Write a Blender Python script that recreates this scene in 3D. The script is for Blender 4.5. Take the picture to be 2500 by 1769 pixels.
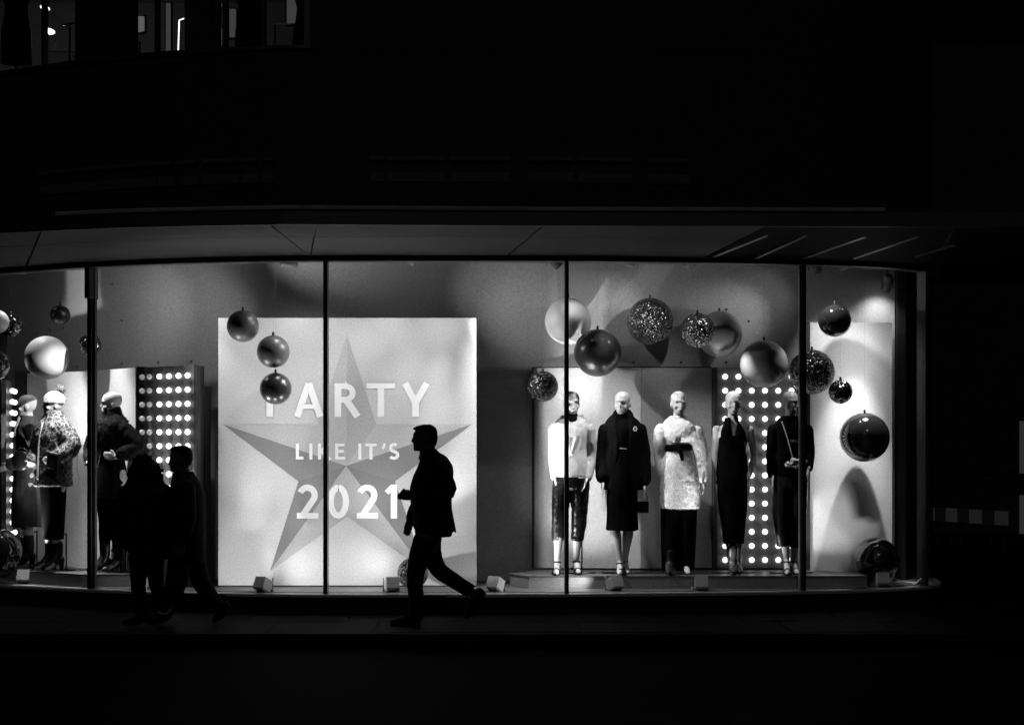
import bpy, bmesh, math, random
from mathutils import Vector, Matrix, noise
R = math.radians
random.seed(7)
SC = bpy.context.scene
COL = SC.collection
for o in list(bpy.data.objects):
    bpy.data.objects.remove(o)

# ------------------------------------------------------------------ camera, sky, exposure
F = 3584.0            # focal length in photograph pixels (2500 px wide frame)
CAMY, EYE, HX, HY = -14.0, 1.57, 1250.0, 1092.0
cam_d = bpy.data.cameras.new('camera')
cam = bpy.data.objects.new('camera', cam_d)
COL.objects.link(cam)
cam.location = (0, CAMY, EYE)
cam.rotation_euler = (R(90), 0, 0)
cam_d.sensor_width = 36.0
cam_d.lens = 36.0 * F / 2500.0
cam_d.shift_y = (HY - 884.5) / 2500.0
cam_d.clip_end = 400
cam_d.clip_start = 0.1
SC.camera = cam

W = bpy.data.worlds.new('World')
SC.world = W
W.use_nodes = True
nt = W.node_tree
nt.nodes.clear()
sky = nt.nodes.new('ShaderNodeTexSky')
sky.sky_type = 'NISHITA'
sky.sun_disc = False
sky.sun_elevation = R(32)
sky.sun_rotation = R(180)
bw = nt.nodes.new('ShaderNodeRGBToBW')
bg = nt.nodes.new('ShaderNodeBackground')
bg.inputs['Strength'].default_value = 0.00012
wo = nt.nodes.new('ShaderNodeOutputWorld')
nt.links.new(sky.outputs[0], bw.inputs[0])
nt.links.new(bw.outputs[0], bg.inputs['Color'])
nt.links.new(bg.outputs[0], wo.inputs['Surface'])

sun_d = bpy.data.lights.new('street_glow', 'SUN')
sun_d.energy = 0.11  # weak sun lamp added as remote street glow on trim and barrier
sun_d.angle = R(0.5)
sun = bpy.data.objects.new('street_glow', sun_d)
COL.objects.link(sun)
sun.rotation_euler = (R(58), 0, 0)

SC.view_settings.view_transform = 'Standard'
SC.view_settings.look = 'None'
SC.view_settings.exposure = 0.0
SC.view_settings.gamma = 1.0
SC.view_settings.use_curve_mapping = False
SC.cycles.use_denoising = True
SC.cycles.sample_clamp_direct = 12.0
SC.cycles.use_adaptive_sampling = False

SC.cycles.max_bounces = 6
SC.cycles.diffuse_bounces = 3
SC.cycles.glossy_bounces = 3
SC.cycles.transparent_max_bounces = 24
SC.cycles.sample_clamp_indirect = 1.5
SC.cycles.caustics_reflective = False
SC.cycles.caustics_refractive = False

# ------------------------------------------------------------------ helpers
def at(px, py, Y):
    d = Y - CAMY
    return Vector(((px - HX) / F * d, Y, EYE + (HY - py) / F * d))

def xat(px, Y):
    return (px - HX) / F * (Y - CAMY)

MATS = {}
def mat(name, g, rough=0.6, metal=0.0, coat=0.0, nv=0.0, ns=20.0, bump=0.0, bs=60.0, emit=0.0, spec=0.5, stretch=None):
    if name in MATS:
        return MATS[name]
    m = bpy.data.materials.new(name)
    m.use_nodes = True
    t = m.node_tree
    b = t.nodes['Principled BSDF']
    b.inputs['Base Color'].default_value = (g, g, g, 1)
    b.inputs['Roughness'].default_value = rough
    b.inputs['Metallic'].default_value = metal
    b.inputs['Specular IOR Level'].default_value = spec
    if coat:
        b.inputs['Coat Weight'].default_value = coat
        b.inputs['Coat Roughness'].default_value = 0.03
    tc = t.nodes.new('ShaderNodeTexCoord')
    vec = tc.outputs['Object']
    if stretch:
        mp = t.nodes.new('ShaderNodeMapping')
        mp.inputs['Scale'].default_value = stretch
        t.links.new(vec, mp.inputs['Vector'])
        vec = mp.outputs[0]
    if nv:
        n = t.nodes.new('ShaderNodeTexNoise')
        n.inputs['Scale'].default_value = ns
        n.inputs['Detail'].default_value = 2 if ns >= 45 else 6
        n.inputs['Roughness'].default_value = 0.65
        t.links.new(vec, n.inputs['Vector'])
        r = t.nodes.new('ShaderNodeMapRange')
        r.inputs['From Min'].default_value = 0.36 if ns >= 45 else 0.25
        r.inputs['From Max'].default_value = 0.64 if ns >= 45 else 0.75
        r.inputs['To Min'].default_value = g * (1 - nv)
        r.inputs['To Max'].default_value = g * (1 + nv)
        t.links.new(n.outputs['Fac'], r.inputs['Value'])
        t.links.new(r.outputs[0], b.inputs['Base Color'])
    if bump:
        n2 = t.nodes.new('ShaderNodeTexNoise')
        n2.inputs['Scale'].default_value = bs
        n2.inputs['Detail'].default_value = 4
        t.links.new(vec, n2.inputs['Vector'])
        bp = t.nodes.new('ShaderNodeBump')
        bp.inputs['Strength'].default_value = bump
        bp.inputs['Distance'].default_value = 0.01
        t.links.new(n2.outputs['Fac'], bp.inputs['Height'])
        t.links.new(bp.outputs[0], b.inputs['Normal'])
    if emit:
        b.inputs['Emission Color'].default_value = (1, 1, 1, 1)
        b.inputs['Emission Strength'].default_value = emit
    MATS[name] = m
    return m

def glass_mat():
    m = bpy.data.materials.new('window_glass')
    m.use_nodes = True
    t = m.node_tree
    t.nodes.clear()
    out = t.nodes.new('ShaderNodeOutputMaterial')
    tr = t.nodes.new('ShaderNodeBsdfTransparent')
    tr.inputs[0].default_value = (0.97, 0.97, 0.97, 1)
    gl = t.nodes.new('ShaderNodeBsdfGlossy')
    gl.inputs['Roughness'].default_value = 0.0
    lw = t.nodes.new('ShaderNodeLayerWeight')
    pw = t.nodes.new('ShaderNodeMath'); pw.operation = 'POWER'
    pw.inputs[1].default_value = 5.0
    t.links.new(lw.outputs['Facing'], pw.inputs[0])
    fr = t.nodes.new('ShaderNodeMath'); fr.operation = 'MULTIPLY_ADD'
    fr.inputs[1].default_value = 0.96
    fr.inputs[2].default_value = 0.04
    t.links.new(pw.outputs[0], fr.inputs[0])
    mx = t.nodes.new('ShaderNodeMixShader')
    t.links.new(fr.outputs[0], mx.inputs[0])
    t.links.new(tr.outputs[0], mx.inputs[1])
    t.links.new(gl.outputs[0], mx.inputs[2])
    t.links.new(mx.outputs[0], out.inputs[0])
    return m

def glitter_mat(name, g, cell, spread, rough):
    """thousands of little foil flakes, each tilted its own way"""
    m = bpy.data.materials.new(name)
    m.use_nodes = True
    t = m.node_tree
    b = t.nodes['Principled BSDF']
    b.inputs['Metallic'].default_value = 1.0
    b.inputs['Roughness'].default_value = rough
    tc = t.nodes.new('ShaderNodeTexCoord')
    v = t.nodes.new('ShaderNodeTexVoronoi')
    v.inputs['Scale'].default_value = cell
    t.links.new(tc.outputs['Object'], v.inputs['Vector'])
    s = t.nodes.new('ShaderNodeVectorMath'); s.operation = 'SUBTRACT'
    s.inputs[1].default_value = (0.5, 0.5, 0.5)
    t.links.new(v.outputs['Color'], s.inputs[0])
    k = t.nodes.new('ShaderNodeVectorMath'); k.operation = 'SCALE'
    k.inputs['Scale'].default_value = spread
    t.links.new(s.outputs[0], k.inputs[0])
    ge = t.nodes.new('ShaderNodeNewGeometry')
    a = t.nodes.new('ShaderNodeVectorMath'); a.operation = 'ADD'
    t.links.new(ge.outputs['Normal'], a.inputs[0])
    t.links.new(k.outputs[0], a.inputs[1])
    n = t.nodes.new('ShaderNodeVectorMath'); n.operation = 'NORMALIZE'
    t.links.new(a.outputs[0], n.inputs[0])
    t.links.new(n.outputs[0], b.inputs['Normal'])
    sx = t.nodes.new('ShaderNodeSeparateColor')
    t.links.new(v.outputs['Color'], sx.inputs[0])
    r = t.nodes.new('ShaderNodeMapRange')
    r.inputs['To Min'].default_value = g * 0.3
    r.inputs['To Max'].default_value = g * 1.5
    t.links.new(sx.outputs[2], r.inputs['Value'])
    t.links.new(r.outputs[0], b.inputs['Base Color'])
    return m

def leopard_mat():
    m = bpy.data.materials.new('leopard_fur')
    m.use_nodes = True
    t = m.node_tree
    b = t.nodes['Principled BSDF']
    b.inputs['Roughness'].default_value = 0.8
    tc = t.nodes.new('ShaderNodeTexCoord')
    n = t.nodes.new('ShaderNodeTexNoise')
    n.inputs['Scale'].default_value = 14
    t.links.new(tc.outputs['Object'], n.inputs['Vector'])
    mixv = t.nodes.new('ShaderNodeMixRGB')
    mixv.inputs[0].default_value = 0.07
    t.links.new(tc.outputs['Object'], mixv.inputs[1])
    t.links.new(n.outputs['Color'], mixv.inputs[2])
    v = t.nodes.new('ShaderNodeTexVoronoi')
    v.feature = 'DISTANCE_TO_EDGE'
    v.inputs['Scale'].default_value = 22
    t.links.new(mixv.outputs[0], v.inputs['Vector'])
    cr = t.nodes.new('ShaderNodeValToRGB')
    cr.color_ramp.elements[0].position = 0.05
    cr.color_ramp.elements[0].color = (0.12, 0.12, 0.12, 1)
    cr.color_ramp.elements[1].position = 0.12
    cr.color_ramp.elements[1].color = (0.005, 0.005, 0.005, 1)
    t.links.new(v.outputs['Distance'], cr.inputs[0])
    t.links.new(cr.outputs[0], b.inputs['Base Color'])
    return m

ROOT = {}
def tag(o, label=None, cat=None, group=None, kind=None):
    if label: o['label'] = label
    if cat: o['category'] = cat
    if group: o['group'] = group
    if kind: o['kind'] = kind
    return o

def thing(name, label, cat, loc=(0, 0, 0), rz=0.0, group=None):
    o = bpy.data.objects.new(name, None)
    COL.objects.link(o)
    o.location = loc
    o.rotation_euler = (0, 0, rz)
    o.empty_display_size = 0.1
    tag(o, label, cat, group)
    ROOT[o.name] = Matrix.Translation(Vector(loc)) @ Matrix.Rotation(rz, 4, 'Z')
    return o

def link(name, me, m, parent):
    if m is not None and len(me.materials) == 0:
        me.materials.append(m)
    o = bpy.data.objects.new(name, me)
    COL.objects.link(o)
    if parent is not None:
        o.parent = parent
        ROOT[o.name] = ROOT.get(parent.name, Matrix.Identity(4))
    else:
        ROOT[o.name] = Matrix.Identity(4)
    return o

class MB:
    def __init__(s):
        s.v = []; s.f = []; s.xf = None
    def add(s, vs, fs):
        b = len(s.v)
        if s.xf is not None:
            vs = [s.xf @ Vector(p) for p in vs]
        s.v += [Vector(p) for p in vs]
        s.f += [[i + b for i in q] for q in fs]
    def box(s, c, d, rot=None):
        c = Vector(c); x, y, z = d[0] / 2, d[1] / 2, d[2] / 2
        vs = [Vector((sx * x, sy * y, sz * z)) for sx in (-1, 1) for sy in (-1, 1) for sz in (-1, 1)]
        if rot is not None: vs = [rot @ p for p in vs]
        s.add([c + p for p in vs], [[0, 1, 3, 2], [4, 6, 7, 5], [0, 4, 5, 1], [2, 3, 7, 6], [0, 2, 6, 4], [1, 5, 7, 3]])
        return s
    def box2(s, a, b):
        a = Vector(a); b = Vector(b)
        return s.box((a + b) / 2, [abs(q) for q in (b - a)])
    def rings(s, rings):
        n = len(rings[0]); vs = []; fs = []
        for r in rings: vs += r
        for i in range(len(rings) - 1):
            for j in range(n):
                fs.append([i * n + j, i * n + (j + 1) % n, (i + 1) * n + (j + 1) % n, (i + 1) * n + j])
        c0 = len(vs); vs.append(sum((Vector(p) for p in rings[0]), Vector()) / n)
        c1 = len(vs); vs.append(sum((Vector(p) for p in rings[-1]), Vector()) / n)
        k = (len(rings) - 1) * n
        for j in range(n):
            fs.append([c0, (j + 1) % n, j]); fs.append([c1, k + j, k + (j + 1) % n])
        s.add(vs, fs)
        return s
    def hloft(s, rows, n=28, e=2.0, sub=3):
        rows = sorted(rows, key=lambda r: r[0])
        if sub > 1: rows = smooth_rows(rows, sub)
        rg = []
        for (z, cx, cy, hx, hy) in rows:
            ring = []
            for j in range(n):
                a = 2 * math.pi * j / n
                c, q = math.cos(a), math.sin(a)
                ring.append(Vector((cx + hx * math.copysign(abs(c) ** (2 / e), c), cy + hy * math.copysign(abs(q) ** (2 / e), q), z)))
            rg.append(ring)
        return s.rings(rg)
    def tube(s, pts, rad, n=10, sub=3, cap=True):
        pts = [Vector(p) for p in pts]
        if not hasattr(rad, '__len__'): rad = [rad] * len(pts)
        rows = [(p.x, p.y, p.z, r) for p, r in zip(pts, rad)]
        if sub > 1 and len(rows) > 2: rows = smooth_rows(rows, sub)
        P = [Vector(r[:3]) for r in rows]; Q = [r[3] for r in rows]
        if cap:
            d0 = (P[0] - P[1]).normalized(); d1 = (P[-1] - P[-2]).normalized()
            P = [P[0] + d0 * Q[0] * .9, P[0] + d0 * Q[0] * .6] + P + [P[-1] + d1 * Q[-1] * .6, P[-1] + d1 * Q[-1] * .9]
            Q = [Q[0] * .4, Q[0] * .8] + Q + [Q[-1] * .8, Q[-1] * .4]
        up = None; rg = []
        for i, p in enumerate(P):
            t = (P[min(i + 1, len(P) - 1)] - P[max(i - 1, 0)]).normalized()
            if up is None:
                up = t.orthogonal().normalized()
            up = (up - t * up.dot(t))
            up = up.normalized() if up.length > 1e-6 else t.orthogonal().normalized()
            w = t.cross(up)
            rg.append([p + (up * math.cos(a) + w * math.sin(a)) * Q[i] for a in [2 * math.pi * j / n for j in range(n)]])
        return s.rings(rg)
    def ell(s, c, r, n=16, m=10):
        c = Vector(c)
        if not hasattr(r, '__len__'): r = (r, r, r)
        rg = []
        for i in range(1, m):
            ph = -math.pi / 2 + math.pi * i / m
            rg.append([c + Vector((r[0] * math.cos(ph) * math.cos(2 * math.pi * j / n), r[1] * math.cos(ph) * math.sin(2 * math.pi * j / n), r[2] * math.sin(ph))) for j in range(n)])
        vs = []; fs = []
        for q in rg: vs += q
        for i in range(len(rg) - 1):
            for j in range(n):
                fs.append([i * n + j, i * n + (j + 1) % n, (i + 1) * n + (j + 1) % n, (i + 1) * n + j])
        a = len(vs); vs.append(c - Vector((0, 0, r[2]))); b = len(vs); vs.append(c + Vector((0, 0, r[2])))
        k = (len(rg) - 1) * n
        for j in range(n):
            fs.append([a, (j + 1) % n, j]); fs.append([b, k + j, k + (j + 1) % n])
        s.add(vs, fs)
        return s
    def prism(s, poly, depth):
        """polygon of 3D points extruded by vector depth"""
        d = Vector(depth); n = len(poly)
        vs = [Vector(p) for p in poly] + [Vector(p) + d for p in poly]
        fs = [list(range(n))[::-1], list(range(n, 2 * n))]
        for i in range(n): fs.append([i, (i + 1) % n, n + (i + 1) % n, n + i])
        s.add(vs, fs)
        return s
    def sweep(s, path, prof):
        """prof: list of (offset to the street, z); path: plan points"""
        rg = []
        for p, nn in path:
            rg.append([Vector((p.x + nn.x * o, p.y + nn.y * o, z)) for o, z in prof])
        return s.rings(rg)
    def mesh(s, name, inv=None, smooth=False):
        me = bpy.data.meshes.new(name)
        vs = s.v if inv is None else [inv @ p for p in s.v]
        me.from_pydata([tuple(p) for p in vs], [], s.f)
        bm = bmesh.new(); bm.from_mesh(me)
        bmesh.ops.recalc_face_normals(bm, faces=bm.faces)
        bm.to_mesh(me); bm.free()
        if smooth: me.polygons.foreach_set('use_smooth', [True] * len(me.polygons))
        return me
    def build(s, name, m, parent=None, smooth=False, world=True):
        inv = None
        if world and parent is not None and parent.name in ROOT: inv = ROOT[parent.name].inverted()
        return link(name, s.mesh(name, inv, smooth), m, parent)
    def remesh(s, name, m, parent=None, voxel=0.01, world=False, it=2, wr=0.0, wf=8.0, sculpt=None, wz=1.0):
        inv = None
        if world and parent is not None and parent.name in ROOT: inv = ROOT[parent.name].inverted()
        me = s.mesh(name, inv)
        tmp = bpy.data.objects.new('tmp', me); COL.objects.link(tmp)
        md = tmp.modifiers.new('r', 'REMESH'); md.mode = 'VOXEL'; md.voxel_size = voxel; md.use_smooth_shade = True
        if it:
            sm = tmp.modifiers.new('s', 'SMOOTH'); sm.factor = 0.5; sm.iterations = it
        dg = bpy.context.evaluated_depsgraph_get()
        me2 = bpy.data.meshes.new_from_object(tmp.evaluated_get(dg))
        bpy.data.objects.remove(tmp); bpy.data.meshes.remove(me)
        me2.name = name
        if wr:
            nor = [v.normal.copy() for v in me2.vertices]
            for v, q in zip(me2.vertices, nor):
                p = Vector((v.co.x * wf, v.co.y * wf, v.co.z * wf * wz))
                k = noise.noise(p) + 0.5 * noise.noise(p * 2.3 + Vector((3, 1, 7)))
                v.co += q * k * wr
        if sculpt: sculpt(me2)
        me2.polygons.foreach_set('use_smooth', [True] * len(me2.polygons))
        return link(name, me2, m, parent)

def smooth_rows(rows, sub):
    out = []
    n = len(rows)
    for i in range(n - 1):
        p0 = rows[max(i - 1, 0)]; p1 = rows[i]; p2 = rows[i + 1]; p3 = rows[min(i + 2, n - 1)]
        for k in range(sub):
            t = k / sub
            out.append(tuple(0.5 * ((2 * b) + (-a + c) * t + (2 * a - 5 * b + 4 * c - d) * t * t + (-a + 3 * b - 3 * c + d) * t ** 3) for a, b, c, d in zip(p0, p1, p2, p3)))
    out.append(tuple(rows[-1]))
    return out

def tufts(src, name, m, parent, count, length, width, down=0.3, seed=1):
    """hair-like strands on a mesh, one joined part"""
    rnd = random.Random(seed)
    me = src.data
    tris = []; cum = []; tot = 0
    for p in me.polygons:
        tot += p.area; cum.append(tot); tris.append(p)
    import bisect
    vs = []; fs = []
    for i in range(count):
        p = tris[min(bisect.bisect(cum, rnd.random() * tot), len(tris) - 1)]
        ids = list(p.vertices)
        ws = [rnd.random() for _ in ids]; sw = sum(ws)
        c = sum((me.vertices[q].co * w for q, w in zip(ids, ws)), Vector()) / sw
        nrm = p.normal
        d = (nrm + Vector((rnd.uniform(-.7, .7), rnd.uniform(-.7, .7), rnd.uniform(-.7, .7) - down))).normalized()
        l = length * rnd.uniform(.5, 1.2)
        side = d.cross(Vector((rnd.uniform(-1, 1), rnd.uniform(-1, 1), rnd.uniform(-1, 1)))).normalized() * width
        b = len(vs)
        c = c - nrm * 0.004
        vs += [c - side, c + side, c + d * l * .6 + side * .7, c + d * l + Vector((0, 0, -down * l * .4))]
        fs += [[b, b + 1, b + 2], [b, b + 2, b + 3]]
    me2 = bpy.data.meshes.new(name)
    me2.from_pydata([tuple(q) for q in vs], [], fs)
    o = link(name, me2, m, parent)
    o['kind'] = 'stuff'
    return o

# ------------------------------------------------------------------ materials
M = {}
M['glass'] = glass_mat()
M['frame'] = mat('black_frame_metal', 0.012, 0.35, 0.0, nv=0.3, ns=30)
M['frame_grey'] = mat('grey_frame_metal', 0.045, 0.4, 0.0, nv=0.1, ns=40)
M['sill'] = mat('steel_sill', 0.30, 0.35, 0.3, nv=0.25, ns=25, stretch=(1, 8, 8))
M['stall'] = mat('black_granite_stallriser', 0.01, 0.3, nv=0.4, ns=60)
M['facade'] = mat('dark_facade_stone', 0.004, 0.85, nv=0.4, ns=4, bump=0.4, bs=30)  # even near-black stone, mottled by noise
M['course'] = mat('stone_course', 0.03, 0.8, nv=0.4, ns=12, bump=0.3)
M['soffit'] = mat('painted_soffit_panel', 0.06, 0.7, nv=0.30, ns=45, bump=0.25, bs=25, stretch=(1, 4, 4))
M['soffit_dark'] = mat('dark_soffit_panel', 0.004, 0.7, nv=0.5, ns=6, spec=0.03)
M['strip'] = mat('polished_metal_strip', 0.85, 0.3, 1.0, nv=0.25, ns=6)
M['fascia'] = mat('black_fascia', 0.008, 0.5, nv=0.4, ns=10)
M['trim'] = mat('pale_fascia_trim', 0.22, 0.5, nv=0.35, ns=5)
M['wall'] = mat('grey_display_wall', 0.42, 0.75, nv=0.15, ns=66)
M['wall_black'] = mat('black_display_wall', 0.008, 0.8, nv=0.3, ns=10)
M['ceil'] = mat('window_ceiling', 0.12, 0.8, nv=0.1, ns=10)
M['floor'] = mat('display_floor', 0.065, 0.4, nv=0.2, ns=30)
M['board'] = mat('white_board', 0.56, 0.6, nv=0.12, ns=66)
M['board_edge'] = mat('board_edge', 0.02, 0.6, nv=0.2)
M['letter'] = mat('white_vinyl_letter', 0.92, 0.5, nv=0.02)
M['f_light'] = mat('star_print_pale', 0.46, 0.6, nv=0.12, ns=66)
M['f_mid'] = mat('star_print_mid', 0.40, 0.6, nv=0.12, ns=66)
M['f_dark'] = mat('star_print_dark', 0.22, 0.6, nv=0.12, ns=66)
M['f_darker'] = mat('star_print_darkest', 0.19, 0.6, nv=0.12, ns=66)
M['panel_grey'] = mat('grey_bulb_panel', 0.13, 0.45, nv=0.25, ns=52)
M['panel_black'] = mat('gloss_black_panel', 0.012, 0.12, coat=0.5, nv=0.3)
M['bulb'] = mat('lit_bulb', 0.8, 0.4, emit=2.2, nv=0.02)
M['bulb_dim'] = mat('faint_bulb', 0.5, 0.3, emit=0.22, nv=0.02)
M['socket'] = mat('bulb_socket', 0.03, 0.5, nv=0.2)
M['skin'] = mat('mannequin_lacquer', 0.52, 0.45, nv=0.06, ns=70)
M['white_cloth'] = mat('white_jacket_wool', 0.40, 0.85, nv=0.08, ns=60, bump=0.2, bs=120)
M['black_cloth'] = mat('black_wool', 0.0025, 0.9, nv=0.5, ns=30, bump=0.3, bs=120, spec=0.02)
M['char_cloth'] = mat('charcoal_wool', 0.0045, 0.9, nv=0.4, ns=25, bump=0.4, bs=90, spec=0.03)
M['grey_cloth'] = mat('grey_wool_coat', 0.05, 0.9, nv=0.35, ns=30, bump=0.3, bs=90, spec=0.2)
M['leather'] = mat('black_leather', 0.012, 0.28, nv=0.4, ns=40, bump=0.25, bs=40, spec=0.25)
M['white_fur'] = mat('white_fur', 0.85, 0.9, nv=0.25, ns=70)
M['dark_fur'] = mat('dark_fur', 0.012, 0.8, nv=0.6, ns=40, spec=0.1)
M['knit'] = mat('pale_knit', 0.30, 0.9, nv=0.2, ns=120, bump=0.8, bs=150)
M['pompom'] = mat('grey_pompom', 0.16, 0.9, nv=0.4, ns=40)
M['leopard'] = leopard_mat()
M['chrome'] = mat('chrome', 0.85, 0.12, 1.0, nv=0.05)
M['bright_metal'] = mat('bright_polished_metal', 0.8, 0.28, 0.45, nv=0.1)
M['rod'] = mat('dark_support_rod', 0.03, 0.3, 0.5, nv=0.2)
M['plinth'] = mat('grey_plinth', 0.17, 0.6, nv=0.25, ns=80)
M['lamp_white'] = mat('white_lamp_housing', 0.15, 0.5, nv=0.08)
M['lamp_dark'] = mat('dark_lamp_bracket', 0.05, 0.5, nv=0.2)
M['lens'] = mat('lit_lens', 0.9, 0.3, emit=6.0, nv=0.02)
M['cable'] = mat('white_cable', 0.75, 0.5, nv=0.05)
M['ball_pale'] = mat('pale_satin_bauble', 0.70, 0.5, coat=0.45, nv=0.04, ns=60)
M['ball_mid'] = mat('grey_gloss_bauble', 0.34, 0.42, coat=0.5, nv=0.05, ns=60)
M['ball_grey'] = mat('smoky_gloss_bauble', 0.075, 0.4, coat=0.6, nv=0.05, ns=60)
M['ball_dark'] = mat('dark_gloss_bauble', 0.014, 0.3, coat=0.6, nv=0.05, ns=60)
M['ball_black'] = mat('black_gloss_bauble', 0.012, 0.1, coat=1.0, nv=0.05, ns=60)
M['glit'] = glitter_mat('silver_glitter', 0.36, 130, 1.3, 0.2)
M['glit_fine'] = glitter_mat('dark_glitter', 0.17, 120, 1.2, 0.16)
M['foil'] = glitter_mat('crumpled_foil', 0.18, 70, 0.9, 0.12)
M['wire'] = mat('hanging_wire', 0.03, 0.4, nv=0.1)
M['black_person'] = mat('dark_street_clothes', 0.004, 0.95, nv=0.4, ns=30, spec=0.1)
M['dark_hair'] = mat('dark_hair', 0.003, 0.9, nv=0.4, ns=60, spec=0.1)
M['dark_skin_shade'] = mat('person_skin', 0.03, 0.8, nv=0.1, spec=0.1)
M['pave'] = mat('damp_paving', 0.0016, 0.7, spec=0.03, nv=0.55, ns=3, bump=0.6, bs=40, stretch=(1, 1.5, 1))
M['kerb'] = mat('kerb_granite', 0.004, 0.8, spec=0.05, nv=0.4, ns=30, bump=0.4)
M['road'] = mat('wet_asphalt', 0.002, 0.8, nv=0.6, ns=60, bump=0.9, bs=90, spec=0.01)
M['puddle'] = mat('rain_water', 0.005, 0.02, nv=0.1)
M['dim_room'] = mat('upper_room_wall', 0.22, 0.8, nv=0.25, ns=6)
M['barrier_pale'] = mat('pale_barrier_board', 0.85, 0.4, nv=0.15, ns=30)
M['barrier_dark'] = mat('dark_barrier_board', 0.14, 0.4, nv=0.15, ns=30)
for k_ in ('bulb', 'bulb_dim', 'lens'):
    M[k_].cycles.emission_sampling = 'NONE'
M['lightbox'] = mat('dim_lightbox', 0.3, 0.5, emit=0.11, nv=0.05)
M['dim_glow'] = mat('dim_glow_panel', 0.2, 0.5, emit=0.05, nv=0.05)  # glow for one screen; stands for room light on panels and curtain
M['faint_glow'] = mat('faint_wall_glow', 0.1, 0.5, emit=0.02, nv=0.3, ns=2)
M['tube'] = mat('light_tube', 0.8, 0.4, emit=2.0, nv=0.02)

# ------------------------------------------------------------------ plan curves
def dense(ctrl, sub=8):
    rows = smooth_rows([tuple(c) for c in ctrl], sub)
    pts = [Vector((r[0], r[1], 0)) for r in rows]
    out = []
    for i, p in enumerate(pts):
        t = (pts[min(i + 1, len(pts) - 1)] - pts[max(i - 1, 0)]).normalized()
        out.append((p, Vector((t.y, -t.x, 0))))
    return out

gp = [(-250, 2.0), (-120, 1.45), (0, 1.0), (110, .74), (225, .50), (400, .24), (640, .05), (800, 0.0), (1090, 0.0), (1383, .03), (1700, .14), (1960, .30), (2110, .46), (2215, .68), (2268, .95)]
ctrl = [(xat(px, y), y) for px, y in gp] + [(4.40, 1.4), (4.46, 2.2), (4.47, 3.4)]
GP = dense(ctrl)
def pxof(p): return HX + F * p.x / (p.y - CAMY)
def g_idx(px, lim=2268):
    best = 0; bd = 1e9
    for i, (p, n) in enumerate(GP):
        if p.y > 1.0 and p.x > 4.2: continue
        d = abs(pxof(p) - px)
        if d < bd: bd = d; best = i
    return best
def g_point(px):
    for i in range(len(GP) - 1):
        a, b = pxof(GP[i][0]), pxof(GP[i + 1][0])
        if a <= px <= b:
            t = (px - a) / (b - a + 1e-9)
            return GP[i][0].lerp(GP[i + 1][0], t), GP[i][1].lerp(GP[i + 1][1], t).normalized()
    return GP[-1]
def g_sub(px0, px1):
    out = [g_point(px0)]
    for p, n in GP:
        q = pxof(p)
        if px0 + 2 < q < px1 - 2 and not (p.x > 4.22 and p.y > .96): out.append((p, n))
    out.append(g_point(px1))
    return out

Z_SILL, Z_HEAD, Z_FLOOR = 0.175, 3.345, 0.185

# ------------------------------------------------------------------ ground
def ground():
    mb = MB()
    mb.box2((-60, -80, -0.35), (60, -1.62, -0.12))
    tag(mb.build('road', M['road']), kind='structure')
    # paving: slabs near the window are pieces, a bed below carries the rest
    mb = MB()
    mb.box2((-60, -1.50, -0.30), (60, 60, -0.012))
    pv = tag(mb.build('pavement', M['pave']), kind='structure')
    me = None
    rnd = random.Random(3)
    for r in range(2):
        y0 = -1.48 + r * 0.75
        x = -6.6 - r * 0.3
        while x < 6.8:
            w = 0.9
            mb = MB(); z = rnd.uniform(-.004, .0)
            mb.prism([(x + .006, y0 + .006, -.03), (x + w - .006, y0 + .006, -.03), (x + w - .006, y0 + .744, -.03), (x + .006, y0 + .744, -.03)], (0, 0, .03 + z))
            mb.build('paving_slab', M['pave'], pv)
            x += w
    k = tag(MB().box2((-60, -1.61, -.3), (60, -1.515, -.10)).build('kerb', M['kerb']), kind='structure')
    x = -6.5
    while x < 6.6:
        MB().box2((x + .004, -1.62, -.099), (x + .906, -1.505, rnd.uniform(-.004, .002))).build('kerb_stone', M['kerb'], k)
        x += .91
    # small puddle glint and scraps of wet litter on the pavement
    mb = MB()
    c = at(1905, 1514, -.72)
    n = 22
    ring = [Vector((c.x + .17 * math.cos(a) * (1 + .15 * math.sin(3 * a)), c.y + .045 * math.sin(a), .0025)) for a in [2 * math.pi * i / n for i in range(n)]]
    mb.prism(ring, (0, 0, .002))
    mb.build('rain_puddle', M['puddle'], pv)
ground()

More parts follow.
